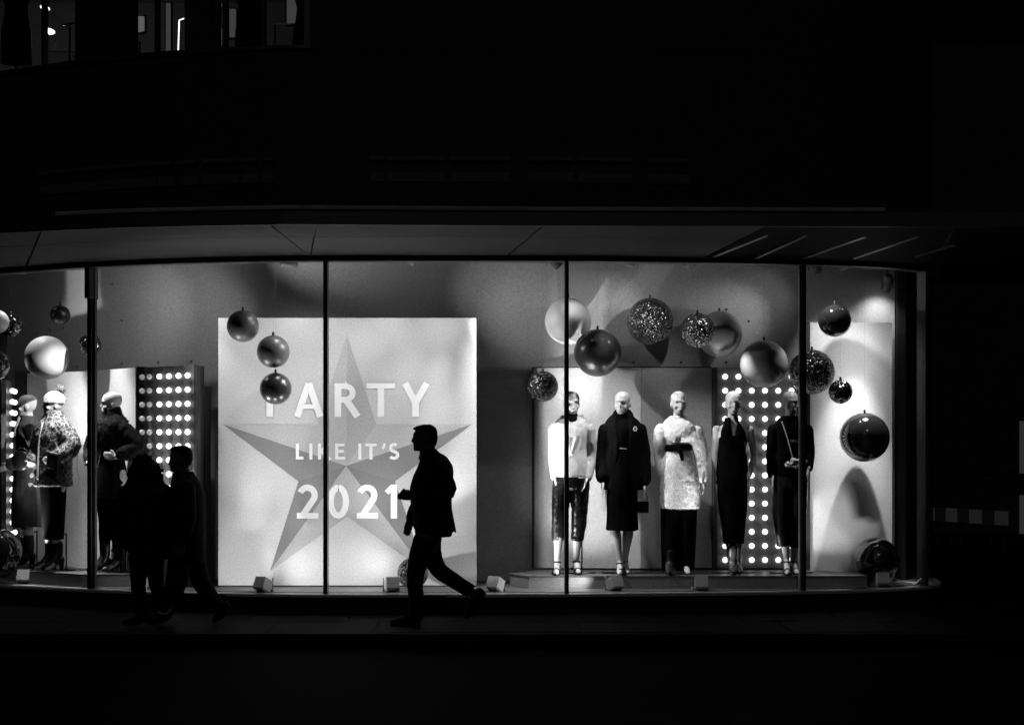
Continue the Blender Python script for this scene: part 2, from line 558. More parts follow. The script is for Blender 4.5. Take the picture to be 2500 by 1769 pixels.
# ------------------------------------------------------------------ the shop building
B = thing('shop_building', 'dark corner shop building with a long curved lit display window and a flat canopy', 'building')
MB().sweep(GP, [(.05, -.02), (.05, .15), (-.16, .15), (-.16, -.02)]).build('stallriser', M['stall'], B)
MB().sweep(GP, [(.085, .151), (.085, Z_SILL), (-.05, Z_SILL + .004), (-.05, .151)]).build('window_sill', M['sill'], B)
MB().sweep(GP, [(.03, Z_HEAD), (.03, Z_HEAD + .05), (-.05, Z_HEAD + .05), (-.05, Z_HEAD)]).build('window_head', M['frame'], B)
MB().sweep(GP, [(.045, Z_HEAD + .004), (.045, Z_HEAD + .016), (.031, Z_HEAD + .016), (.031, Z_HEAD + .004)]).build('head_trim', M['lamp_dark'], B)
mulls = [225, 796, 1383, 1958, 2253]
for px, wpx, m_ in ((225, 11, 'frame'), (796, 10, 'frame'), (1383, 9.5, 'frame'), (1959, 9, 'frame'), (2253, 15, 'frame_grey')):
    p, n = g_point(px)
    t = Vector((-n.y, n.x, 0))
    w = wpx / F * (p.y - CAMY)
    rot = Matrix(((t.x, n.x, 0), (t.y, n.y, 0), (0, 0, 1)))
    mb = MB()
    mb.box((p.x, p.y, (Z_SILL + .006 + Z_HEAD - .002) / 2), (w, .10, Z_HEAD - Z_SILL - .008), rot)
    if px == 225:
        mb.box((p.x, p.y - .03, Z_HEAD - .16), (w * 1.25, .14, .30), rot)
    o = mb.build('mullion', M[m_], B)
    if px == 1959 or px == 225:
        q = p - t * (w / 2 + .009) if px == 1959 else p + t * (w / 2 + .012)
        MB().box((q.x, q.y, (Z_SILL + Z_HEAD) / 2), (.014 if px == 1959 else .02, .03, Z_HEAD - Z_SILL - .03), rot).build('glazing_bead', M['sill'] if px == 1959 else M['lamp_dark'], o)
edges = [-249, 225, 796, 1383, 1959, 2253]
for a, b in zip(edges[:-1], edges[1:]):
    MB().sweep(g_sub(a + 7, b - 7), [(.006, Z_SILL + .01), (.006, Z_HEAD - .006), (-.006, Z_HEAD - .006), (-.006, Z_SILL + .01)]).build('window_pane', M['glass'], B)
last = [q for q in GP if q[0].x > 4.2 and q[0].y > .93]
MB().sweep(last, [(.006, Z_SILL + .01), (.006, Z_HEAD - .006), (-.006, Z_HEAD - .006), (-.006, Z_SILL + .01)]).build('window_pane', M['glass'], B)

# canopy
oc = [(-600, -1.0), (-300, -1.25), (0, -1.46), (300, -1.77), (640, -1.93), (760, -1.95), (1300, -1.88), (1900, -1.85), (2400, -1.82), (2900, -1.8), (3600, -1.8)]
OP = dense([(xat(px, y), y) for px, y in oc])
def o_point(px):
    for i in range(len(OP) - 1):
        a, b = pxof(OP[i][0]), pxof(OP[i + 1][0])
        if a <= px <= b:
            return OP[i][0].lerp(OP[i + 1][0], (px - a) / (b - a + 1e-9))
    return OP[-1][0]
ZS = Z_HEAD + .052
def soffit_panel(o0, o1, i0, i1, t0, t1, m_, drop=0.0):
    N = 10
    rg_b = []; 
    mb = MB()
    ga = .004
    lo = []; hi = []
    for k in range(N + 1):
        u = k / N
        a = o_point(o0 + (o1 - o0) * u); b = g_point(min(max(i0 + (i1 - i0) * u, -248), 2266))[0]
        lo.append(a.lerp(b, t0)); hi.append(a.lerp(b, t1))
    vs = []; fs = []
    for z in (ZS - drop, ZS + .03):
        for p in lo: vs.append((p.x, p.y, z))
        for p in hi: vs.append((p.x, p.y, z))
    n = N + 1
    for k in range(N):
        fs.append([k, k + 1, n + k + 1, n + k]); fs.append([2 * n + k, 3 * n + k, 3 * n + k + 1, 2 * n + k + 1])
        fs.append([k, 2 * n + k, 2 * n + k + 1, k + 1]); fs.append([n + k, n + k + 1, 3 * n + k + 1, 3 * n + k])
    fs.append([0, n, 3 * n, 2 * n]); fs.append([N, 2 * n + N, 3 * n + N, n + N])
    mb.add(vs, fs)
    return mb.build('soffit_panel', m_, B)
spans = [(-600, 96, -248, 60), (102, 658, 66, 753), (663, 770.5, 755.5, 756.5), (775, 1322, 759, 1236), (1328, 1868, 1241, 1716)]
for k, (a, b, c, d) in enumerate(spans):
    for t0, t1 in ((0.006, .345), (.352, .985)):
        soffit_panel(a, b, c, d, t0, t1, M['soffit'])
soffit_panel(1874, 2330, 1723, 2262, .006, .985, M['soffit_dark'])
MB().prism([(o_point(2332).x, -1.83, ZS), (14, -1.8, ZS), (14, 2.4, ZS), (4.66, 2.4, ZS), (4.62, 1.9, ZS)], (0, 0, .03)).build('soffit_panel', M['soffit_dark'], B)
MB().sweep(OP, [(-.3, ZS + .035), (-.3, ZS + .12), (-1.7, ZS + .12), (-1.7, ZS + .035)]).build('canopy_slab', M['fascia'], B)
MB().sweep(OP, [(.05, ZS - .005), (.05, ZS + .115), (-.28, ZS + .115), (-.28, ZS + .032), (.0, ZS + .032), (.0, ZS - .005)]).build('fascia', M['fascia'], B)
tp = [(p, n) for p, n in OP if 130 < pxof(p) < 2200]  # trim stops early, so the fading edge light is built into its length
MB().sweep(tp, [(.07, ZS + .117), (.075, ZS + .135), (.06, ZS + .15), (-.2, ZS + .155), (-.2, ZS + .117)]).build('fascia_trim', M['trim'], B)
# polished strips under the dark end of the canopy
for (ax, ay, bx, by) in ((1845, 632, 1968, 577), (1962, 632, 2112, 580), (2085, 632, 2240, 580), (2235, 628, 2330, 600), (1742, 628, 1872, 577)):
    def onplane(px, py):
        d = (ZS - .012 - EYE) * F / (HY - py)
        return Vector(((px - HX) / F * d, d + CAMY, ZS - .012))
    a, b = onplane(ax, ay), onplane(bx, by)
    t = (b - a).normalized(); s_ = Vector((-t.y, t.x, 0)) * .012
    MB().prism([a - s_, a + s_, b + s_, b - s_], (0, 0, .010)).build('soffit_strip', M['strip'], B)

# upper facade
UP = [(p, n) for p, n in GP]
def band(z0, z1, o0, o1, px0=-249, px1=2266, name='upper_wall', m_='facade'):
    path = g_sub(px0, px1)
    if px1 >= 2266: path = path + [q for q in GP if q[0].y > .97 and q[0].x > 4.23]
    return MB().sweep(path, [(o1, z0), (o1, z1), (o0, z1), (o0, z0)]).build(name, M[m_], B)
Z_US, Z_UH = 5.37, 7.6
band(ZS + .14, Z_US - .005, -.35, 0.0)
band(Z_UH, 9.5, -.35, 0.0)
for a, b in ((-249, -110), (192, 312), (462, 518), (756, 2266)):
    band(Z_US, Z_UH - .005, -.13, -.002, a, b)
band(Z_US - .004, Z_US + .03, -.30, .04, -249, 760, 'window_ledge', 'frame')
for a, b in ((-110, 192), (312, 462), (518, 756)):
    MB().sweep(g_sub(a, b), [(-.05, Z_US + .032), (-.05, Z_UH - .01), (-.062, Z_UH - .01), (-.062, Z_US + .032)]).build('upper_pane', M['glass'], B)
    k = (a + 6, b - 6) + {(-110, 192): (100,), (312, 462): (378,), (518, 756): (546, 640)}[(a, b)]
    for q in k:
        p, n = g_point(q); t = Vector((-n.y, n.x, 0)); rot = Matrix(((t.x, n.x, 0), (t.y, n.y, 0), (0, 0, 1)))
        c = p - n * .055
        MB().box((c.x, c.y, (Z_US + Z_UH) / 2 + .015), (.07 if q < a + 10 or q > b - 10 else .035, .06, Z_UH - Z_US - .05), rot).build('window_bar', M['frame'], B)
# stone courses between canopy and upper windows
segs = [(100, 384), (388, 424), (441, 485), (497, 586), (592, 632), (642, 668), (905, 938), (946, 1087), (1098, 1245), (1290, 1400), (1410, 1540), (1580, 1680)]
for a, b in segs:
    band(4.30, 4.335, .002, .05, a, b, 'string_course', 'course')
    band(4.10, 4.19, .002, .022, a, b, 'stone_panel', 'course')
# upper room behind the windows
MB().prism([(-8, 6.0, 5.0), (-8, 6.0, 7.7), (-1.2, 6.0, 7.7), (-1.2, 6.0, 5.0)], (0, .1, 0)).build('upper_room_wall', M['dim_room'], B)
MB().box2((-8, 1.4, 7.62), (-1.0, 6.0, 7.7)).build('upper_room_ceiling', M['dim_room'], B)
MB().box2((-8, 1.4, 5.1), (-1.0, 6.0, 5.2)).build('upper_room_floor', M['dim_room'], B)

# display window interior shell
bw_ctrl = [(-7.6, 4.6), (-6.6, 3.3), (-5.5, 2.55), (-4.45, 1.92), (-3.75, 1.58), (-3.0, 1.38), (-2.3, 1.3), (-1, 1.27), (0.5, 1.27), (2.0, 1.30), (3.3, 1.36), (4.02, 1.42)]
BWP = dense(bw_ctrl, 6)
Z_CEIL = 4.0 - .55
wall = MB().sweep(BWP, [(0, Z_FLOOR + .002), (0, 3.9), (-.08, 3.9), (-.08, Z_FLOOR + .002)]).build('display_wall', M['wall'], B)
MB().box2((4.03, 1.36, Z_FLOOR + .002), (4.12, 4.0, 3.9)).build('return_wall', M['wall_black'], B)
MB().box2((-8, 6.6, 0), (4.4, 6.75, 3.4)).build('rear_wall', M['wall_black'], B)
fl = [Vector((p.x, p.y, 0)) - Vector((n.x, n.y, 0)) * .055 for p, n in GP]
poly = [Vector((p.x, p.y, .155)) for p in fl] + [Vector((4.4, 5, .155)), Vector((-7.6, 6.5, .155))]
MB().prism(poly, (0, 0, Z_FLOOR - .155)).build('display_floor', M['floor'], B)
# header above the glass and the window ceiling
MB().sweep(GP, [(-.055, Z_HEAD + .0), (-.055, 3.89), (-.10, 3.89), (-.10, Z_HEAD + .0)]).build('window_header', M['ceil'], B)
poly = [Vector((p.x, p.y, 3.905)) for p in fl] + [Vector((4.4, 5, 3.905)), Vector((-7.6, 6.5, 3.905))]
MB().prism(poly, (0, 0, .06)).build('window_ceiling', M['ceil'], B)
# fixing holes in the wall
mb = MB()
for px, py in ((120, 807), (91, 813), (265, 693), (290, 782), (303, 887), (175, 895), (463, 882), (378, 884), (165, 800), (1450, 783), (1551, 884), (1650, 884), (1760, 755), (1842, 784), (1752, 884), (1290, 902)):
    Y = 1.3 if px > 400 else 1.3 + (400 - px) * .0035
    best = None
    for p, n in BWP:
        if best is None or abs(pxof(p) - px) < best[0]: best = (abs(pxof(p) - px), p, n)
    p, n = best[1], best[2]
    z = EYE + (HY - py) / F * (p.y - CAMY)
    c = Vector((p.x, p.y, z)) + n * .004
    mb.ell(c, (.012, .012, .012), 8, 5)
mb.build('wall_plug', M['lamp_dark'], B)['kind'] = 'stuff'

# ------------------------------------------------------------------ centre board
YB = .64
bl = at(533, 1433, YB); br = at(1163, 1433, YB); zt = at(533, 776, YB).z
BD = thing('display_board', 'tall white board printed with a folded star and the words PARTY LIKE IT\'S 2021', 'display board', ((bl.x + br.x) / 2, YB, Z_FLOOR))
MB().box2((bl.x, YB, bl.z + .02), (br.x, YB + .07, zt)).build('panel', M['board'], BD)
MB().box2((bl.x + .01, YB + .012, Z_FLOOR + .001), (br.x - .01, YB + .06, bl.z + .018)).build('base_rail', M['board_edge'], BD)
def facet(pts, m_, k=0):
    pp = [at(x, y, YB) for x, y in pts]
    MB().prism([Vector((p.x, YB - .0012, p.z)) for p in pp], (0, .0008, 0)).build('star_facet', m_, BD)
T, L, RR, BL, BR = (847, 817), (546, 1035.5), (1152, 1035), (659, 1394), (1039, 1394)
C = (845, 1136.5); VLU = (775, 1036); VRU = (919, 1036); VLL = (728.7, 1174.5); VRL = (964, 1174.5); VB = (848, 1260)
facet([T, C, VLU], M['f_light']); facet([T, VRU, C], M['f_mid'])
facet([L, VLU, C], M['f_light']); facet([L, C, VLL], M['f_dark'])
facet([RR, C, VRU], M['f_light']); facet([RR, VRL, C], M['f_dark'])
facet([BL, VLL, C], M['f_darker']); facet([BL, C, VB], M['f_mid'])
facet([BR, C, VRL], M['f_darker']); facet([BR, VB, C], M['f_mid'])

def stroke_poly(path, w):
    P = [Vector((a, b, 0)) for a, b in path]
    Lf = []; Rt = []
    for i, p in enumerate(P):
        if i == 0: t = (P[1] - P[0]).normalized(); k = 1
        elif i == len(P) - 1: t = (P[-1] - P[-2]).normalized(); k = 1
        else:
            a = (P[i] - P[i - 1]).normalized(); b = (P[i + 1] - P[i]).normalized()
            t = (a + b).normalized(); k = 1 / max(.5, t.dot(a))
        n = Vector((-t.y, t.x, 0)) * w / 2 * k
        Lf.append(p + n); Rt.append(p - n)
    return Lf, Rt
def glyph(strokes):
    mb = MB()
    for i, (path, w) in enumerate(strokes):
        Lf, Rt = stroke_poly(path, w)
        y = YB - .003 - .0006 * i
        vs = []; fs = []
        for a in Lf + Rt:
            q = at(a.x, a.y, YB); vs.append((q.x, y, q.z))
        n = len(Lf)
        for a in Lf + Rt:
            q = at(a.x, a.y, YB); vs.append((q.x, YB - .0014, q.z))
        for j in range(n - 1):
            fs += [[j, j + 1, n + j + 1, n + j], [2 * n + j, 3 * n + j, 3 * n + j + 1, 2 * n + j + 1],
                   [j, 2 * n + j, 2 * n + j + 1, j + 1], [n + j, n + j + 1, 3 * n + j + 1, 3 * n + j]]
        fs += [[0, n, 3 * n, 2 * n], [n - 1, 3 * n - 1, 4 * n - 1, 2 * n - 1]]
        mb.add(vs, fs)
    mb.build('letter', M['letter'], BD)
def arc(cx, cy, rx, ry, a0, a1, n=14):
    return [(cx + rx * math.cos(R(a0 + (a1 - a0) * i / n)), cy - ry * math.sin(R(a0 + (a1 - a0) * i / n))) for i in range(n + 1)]
t, b_ = 935.2, 1017.0
w = 16
# P A R T Y
glyph([([(658.5, t), (658.5, b_)], w), ([(658.5, t + 7), (676, t + 7)] + arc(676, t + 24, 20, 17, 90, -90) + [(658.5, t + 41)], 14)])
glyph([([(725, b_), (753.5, t)], w), ([(753.5, t + .01), (782, b_)], w), ([(735, 992), (772, 992)], 11)])
glyph([([(825, t), (825, b_)], w), ([(825, t + 7), (842, t + 7)] + arc(842, t + 23.5, 19, 16.5, 90, -90) + [(825, t + 40)], 14), ([(845, t + 40), (873, b_)], w + 1)])
glyph([([(929.8, t + 13), (929.8, b_)], w), ([(895.6, t + 6.5), (964, t + 6.5)], 13)])
glyph([([(989, t), (1014.5, 983)], w), ([(1042, t), (1014.5, 983)], w), ([(1014.5, 978), (1014.5, b_)], w)])
# LIKE IT'S
t, b_ = 1081.7, 1121.0
w = 7.5
glyph([([(726, t), (726, b_)], w), ([(726, b_ - 3.5), (741, b_ - 3.5)], 7)])
glyph([([(759, t), (759, b_)], w)])
glyph([([(780, t), (780, b_)], w), ([(803, t), (783, 1101)], w), ([(783, 1099), (806, b_)], w)])
glyph([([(822, t), (822, b_)], w), ([(822, t + 3.5), (841, t + 3.5)], 7), ([(822, 1101), (839, 1101)], 7), ([(822, b_ - 3.5), (842, b_ - 3.5)], 7)])
glyph([([(878.5, t), (878.5, b_)], w)])
glyph([([(905.7, t + 6), (905.7, b_)], w), ([(892, t + 3.5), (919.5, t + 3.5)], 7)])
glyph([([(939, t), (938, t + 6), (934, t + 13)], 6)])
glyph([(arc(962, 1091.5, 8, 7.2, 40, 180) + [(954.5, 1094)] + arc(962, 1094, 8, 7, 190, 262, 5)[1:] + arc(962, 1110, 9, 8, 75, -90, 10) + arc(961, 1110, 10, 7.6, 270, 215, 5)[1:], w)])
# 2021
t, b_ = 1182.0, 1265.0
def two(x0, x1):
    c = (x0 + x1) / 2
    top = arc(c - 1, t + 26, 18, 18.5, 160, -35, 14)
    glyph([(top + [(x0 + 14, b_ - 8)], 15), ([(x0, b_ - 7), (x1, b_ - 7)], 14)])
two(725, 777.6)
glyph([(arc(826, 1223.5, 18.5, 34, 90, 450, 28), 15)])
two(871, 923)
glyph([([(961.8, t), (961.8, b_)], 15.5), ([(958, t + 6), (944, t + 20)], 13)])

# ------------------------------------------------------------------ folding boards and bulb panels
def screen(name, label, cat, pts, z0, z1, mats, thick=.05, pname='panel'):
    """vertical board folded in plan; pts (px,Y)"""
    P = [Vector((xat(px, Y), Y, 0)) for px, Y in pts]
    c = sum(P, Vector()) / len(P)
    o = thing(name, label, cat, (c.x, c.y, z0))
    for a, b, m_ in zip(P[:-1], P[1:], mats):
        t = (b - a).normalized(); n = Vector((-t.y, t.x, 0))
        a2, b2 = a + t * .002, b - t * .002
        MB().prism([a2 + Vector((0, 0, z0)), b2 + Vector((0, 0, z0)), b2 + n * thick + Vector((0, 0, z0)), a2 + n * thick + Vector((0, 0, z0))], (0, 0, z1 - z0)).build(pname, m_, o)
    return o
bulb_me = None
def bulbs(parent, a, b, cols, rows, z_top, dz, m_, off=.03, skip=()):
    """grid of globe bulbs on a panel from a to b (plan points)"""
    t = (b - a).normalized(); n = Vector((t.y, -t.x, 0))
    inv = ROOT[parent.name].inverted()
    key = m_.name
    if key not in BULB:
        BULB[key] = MB().ell((0, 0, 0), .029, 10, 6).mesh('bulb', smooth=True); BULB[key].materials.append(m_)
        BULB['sock'] = MB().tube([(0, 0, 0), (0, 1, 0)], .018, 8, 1, False).mesh('bulb_socket')
        BULB['sock'].materials.append(M['socket'])
    for r in range(rows):
        for c, u in enumerate(cols):
            if (r, c) in skip: continue
            p = a + t * u + n * off + Vector((0, 0, z_top - r * dz))
            o = bpy.data.objects.new('bulb', BULB[key]); COL.objects.link(o)
            o.parent = parent; o.location = inv @ p
BULB = {}
# right side: pale folding board behind the mannequins
S1 = screen('folding_board', 'wide pale folding board behind the white jacket and black coat mannequins', 'display board', [(1304, 1.24), (1565, 1.14), (1738, 1.24)], Z_FLOOR + .14, at(1500, 896, 1.09).z, [M['board'], M['wall']])  # right leaf coloured greyer to stand for its shade
tag(S1.children[1], label='leaf of the board coloured grey for its shade') if len(S1.children) > 1 else None
pL, pM = Vector((xat(1304, 1.24), 1.24, 0)), Vector((xat(1565, 1.14), 1.14, 0)); pR = Vector((xat(1738, 1.24), 1.24, 0)); zB = at(1500, 896, 1.09).z
MB().box2((pL.x - .024, 1.205, Z_FLOOR + .14), (pL.x - .002, 1.265, zB + .008)).build('edge_post', M['board_edge'], S1)
for a, b in ((pL, pM), (pM, pR)):
    MB().prism([a + Vector((0, -.004, zB + .001)), b + Vector((0, -.004, zB + .001)), b + Vector((0, .05, zB + .001)), a + Vector((0, .05, zB + .001))], (0, 0, .010)).build('top_edge', M['board_edge'], S1)
# bulb panel right
YP = 1.18
S2 = screen('bulb_panel', 'grey panel with rows of lit round bulbs behind the black halter dress mannequin', 'light panel', [(1750, YP), (1962, YP)], Z_FLOOR + .14, at(1800, 897, YP).z, [M['panel_grey']])
a, b = Vector((xat(1750, YP), YP, 0)), Vector((xat(1962, YP), YP, 0))
s = F / (YP - .03 - CAMY)
bulbs(S2, a, b, [((1769.5 + 32.4 * i) - 1750) / s for i in range(6)], 14, at(1800, 919, YP - .03).z, 34.4 / s, M['bulb'])
MB().box2((xat(1741, YP), YP - .05, Z_FLOOR + .14), (xat(1749, YP), YP + .1, at(1800, 897, YP).z)).build('edge_post', M['board_edge'], S2)
# tall right board
YT = 1.14
S3 = thing('tall_board', 'tall narrow white board at the right end of the window', 'display board', (xat(2078, YT), YT, Z_FLOOR))
zt3 = at(2000, 787, YT).z
MB().box2((xat(1978, YT), YT, Z_FLOOR + .002), (xat(2178, YT), YT + .06, zt3)).build('panel', M['board'], S3)
MB().box2((xat(1962, YT), YT - .02, Z_FLOOR + .002), (xat(1977, YT), YT + .12, zt3 + .002)).build('shaded_side', M['board_edge'], S3)  # near-black colour stands for the board's side in shadow
# left side
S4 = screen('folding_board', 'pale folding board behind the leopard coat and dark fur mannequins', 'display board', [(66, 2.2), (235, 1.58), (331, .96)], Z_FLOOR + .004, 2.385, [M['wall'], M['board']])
P0, P1 = Vector((xat(354, .94), .94, 0)), Vector((xat(474, .56), .56, 0))
S5 = screen('bulb_panel', 'angled grey panel of lit bulbs behind the couple walking past', 'light panel', [(354, .94), (474, .56)], Z_FLOOR + .004, 2.385, [M['panel_grey']])
t5 = (P1 - P0).normalized(); L5 = (P1 - P0).length
n5 = Vector((t5.y, -t5.x, 0))
def u_at(px):
    best = None
    for i in range(400):
        u = L5 * i / 400; q = P0 + t5 * u + n5 * .03
        d = abs(pxof(q) - px)
        if best is None or d < best[0]: best = (d, u)
    return best[1]
bulbs(S5, P0, P1, [u_at(q) for q in (389, 412, 435.5, 458)], 13, 2.285, .140, M['bulb'])
bulbs(S5, P0, P1, [u_at(365)], 13, 2.285, .140, M['bulb_dim'])
# glossy black return of the bulb panel
q0 = Vector((xat(333.5, .90), .90, 0)); q1 = P0 - t5 * .004
MB().prism([q0 + Vector((0, 0, Z_FLOOR + .004)), q1 + Vector((0, 0, Z_FLOOR + .004)), q1 + Vector((.02, .2, Z_FLOOR + .004)), q0 + Vector((.0, .2, Z_FLOOR + .004))], (0, 0, 2.2 + .002)).build('side_panel', M['panel_black'], S5)
tt = (q1 - q0)
for r in range(13):
    o = bpy.data.objects.new('bulb', BULB[M['bulb_dim'].name]); COL.objects.link(o); o.parent = S5  # dim bulbs added as reflections of the lit ones in the gloss
    o.location = ROOT[S5.name].inverted() @ (q0 + tt * .7 + Vector((0, -.01, 2.285 - r * .14)))
MB().prism([P1 + t5 * .003 + Vector((0, 0, Z_FLOOR + .004)), P1 + t5 * .03 + Vector((0, 0, Z_FLOOR + .004)), P1 + t5 * .05 + Vector((0, .3, Z_FLOOR + .004)), P1 + t5 * .01 + Vector((0, .3, Z_FLOOR + .004))], (0, 0, 2.2)).build('side_panel', M['board_edge'], S5)
S6 = thing('shadow_slab', 'dark slab added as a wall shadow between the bulb panel and the star board', 'shadow slab', (xat(488, .95), .95, Z_FLOOR))
MB().box2((xat(479, .95), .95, Z_FLOOR + .002), (xat(500, .95), 1.25, at(490, 943, .95).z)).build('slab', M['board_edge'], S6)  # near-black slab stands for a shadow on the back wall
# far left pillar and edge-on bulb panel
S7 = thing('curtain_wall', 'black curved screen at the far left end of the window', 'screen', (xat(45, 2.3), 2.3, Z_FLOOR))
MB().box2((xat(36, 2.25), 2.25, Z_FLOOR + .002), (xat(66, 2.25), 2.35, at(50, 905, 2.25).z)).build('panel', M['wall_black'], S7)
MB().box2((xat(-160, 1.9), 1.9, Z_FLOOR + .002), (xat(12, 1.9), 1.98, at(50, 800, 1.9).z)).build('panel', M['wall_black'], S7)
e0, e1 = Vector((xat(15, 1.62), 1.62, 0)), Vector((xat(31, 2.2), 2.2, 0))
S8 = screen('bulb_panel', 'bulb panel seen edge-on at the far left edge of the window', 'light panel', [(15, 1.62), (31, 2.2)], Z_FLOOR + .004, at(25, 930, 1.9).z, [M['panel_grey']])
bulbs(S8, e0, e1, [.16, .40], 14, 2.18, .118, M['bulb'], off=.045)

# plinths
def plinth(label, poly, z1):
    c = sum((Vector((x, y, 0)) for x, y in poly), Vector()) / len(poly)
    o = thing('plinth', label, 'plinth', (c.x, c.y, Z_FLOOR))
    MB().prism([Vector((x, y, Z_FLOOR + .002)) for x, y in poly], (0, 0, z1 - Z_FLOOR - .018)).build('base', M['plinth'], o)
    c3 = Vector((c.x, c.y, 0))
    MB().prism([c3 + (Vector((x, y, 0)) - c3) * 1.004 + Vector((0, 0, z1 - .015)) for x, y in poly], (0, 0, .015)).build('top', M['floor'], o)
    return o
ZP = .31
plinth('long low grey plinth carrying five mannequins', [(xat(1292, .42), .42), (xat(2117, .44), .44), (xat(2085, .86), .86), (xat(1958, 1.1), 1.1), (xat(1740, 1.12), 1.12), (xat(1565, 1.1), 1.1), (xat(1310, 1.12), 1.12), (xat(1245, .72), .72)], ZP)
plinth('low grey plinth carrying three mannequins at the left', [(xat(46, 1.05), 1.05), (xat(62, 1.0), 1.0), (xat(200, .60), .60), (xat(317, .62), .62), (xat(325, .90), .90), (xat(236, 1.5), 1.5), (xat(60, 2.1), 2.1)], ZP)

# ------------------------------------------------------------------ baubles
def bauble(px, py, rpx, Y, m_, label, hung=True, seg=40):
    c = at(px, py, Y); r = rpx / F * (Y - CAMY)
    grp = 'baubles hung in the window' if hung else 'baubles lying on the window floor'
    o = thing('bauble', label, 'bauble', (c.x, c.y, c.z), random.uniform(0, 6), grp)
    MB().ell((0, 0, 0), r, seg, seg // 2).build('sphere', m_, o, True, False)
    if hung:
        MB().tube([(0, 0, r * .99), (0, 0, r + .022)], .012, 10, 1).build('cap', M['rod'], o, True, False)
        MB().tube([(0, 0, r + .02), (0, 0, 3.9 - c.z)], .0006, 5, 1, False).build('hanging_wire', M['wire'], o, False, False)
    return o
bauble(593, 796, 39, .30, M['ball_grey'], 'smoky grey bauble overlapping the top left corner of the star board')
bauble(667, 858, 40, .32, M['ball_grey'], 'glossy bauble just above the letter P, middle of three')
bauble(673, 948, 39, .32, M['ball_dark'], 'dark glossy bauble covering the letter P')
bauble(147, 768, 24, 1.45, M['ball_dark'], 'small dark bauble highest at the left, beside the first mullion')
bauble(114, 873, 53, 1.4, M['ball_pale'], 'large pale satin bauble above the pompom hat')
bauble(220, 842, 27, 1.25, M['foil'], 'small foil bauble behind the first mullion')
bauble(27, 795, 27, 1.35, M['foil'], 'small dark foil bauble behind a pale one at the left edge')
bauble(-8, 785, 29, 1.2, M['ball_pale'], 'pale bauble cut by the left edge of the photo')
bauble(-14, 890, 38, 1.2, M['ball_black'], 'black bauble cut by the left edge, below the pale one')
bauble(1387, 784, 57, .98, M['ball_pale'], 'large pale satin bauble behind the third mullion')
bauble(1459, 861, 58, .70, M['ball_dark'], 'large dark bauble above the black coat mannequin')
bauble(1587, 784, 57, 1.0, M['glit'], 'large silver glitter bauble between the pale and the smaller glitter one')
bauble(1325, 943, 38, .60, M['glit_fine'], 'glitter bauble at the left edge of the right folding board')
bauble(1703, 806, 42, .62, M['glit'], 'medium glitter bauble in front of a satin grey bauble')
bauble(1756, 815, 56, 1.02, M['ball_mid'], 'satin grey bauble half behind the medium glitter bauble')
bauble(1865, 888, 58, .72, M['ball_mid'], 'large grey bauble in front of the top of the bulb panel')
bauble(1982, 908, 55, .87, M['glit_fine'], 'large dark glitter bauble behind the fourth mullion')
bauble(2052, 956, 29, .72, M['foil'], 'small dark foil bauble touching the large dark glitter bauble')
bauble(2038, 782, 40, .74, M['ball_black'], 'dark bauble at the top edge of the tall right board')
bauble(2111, 1067, 60, .82, M['ball_black'], 'large black glossy bauble hung before the tall right board')
bauble(2139, 1366, 55, .88, M['ball_black'], 'large black glossy bauble on the floor at the right end', False)
bauble(1008, 1398, 38, .45, M['foil'], 'glitter bauble on the floor behind the walking man', False)
bauble(-4, 1346, 56, .98, M['ball_black'], 'black bauble on the floor cut by the left edge', False)

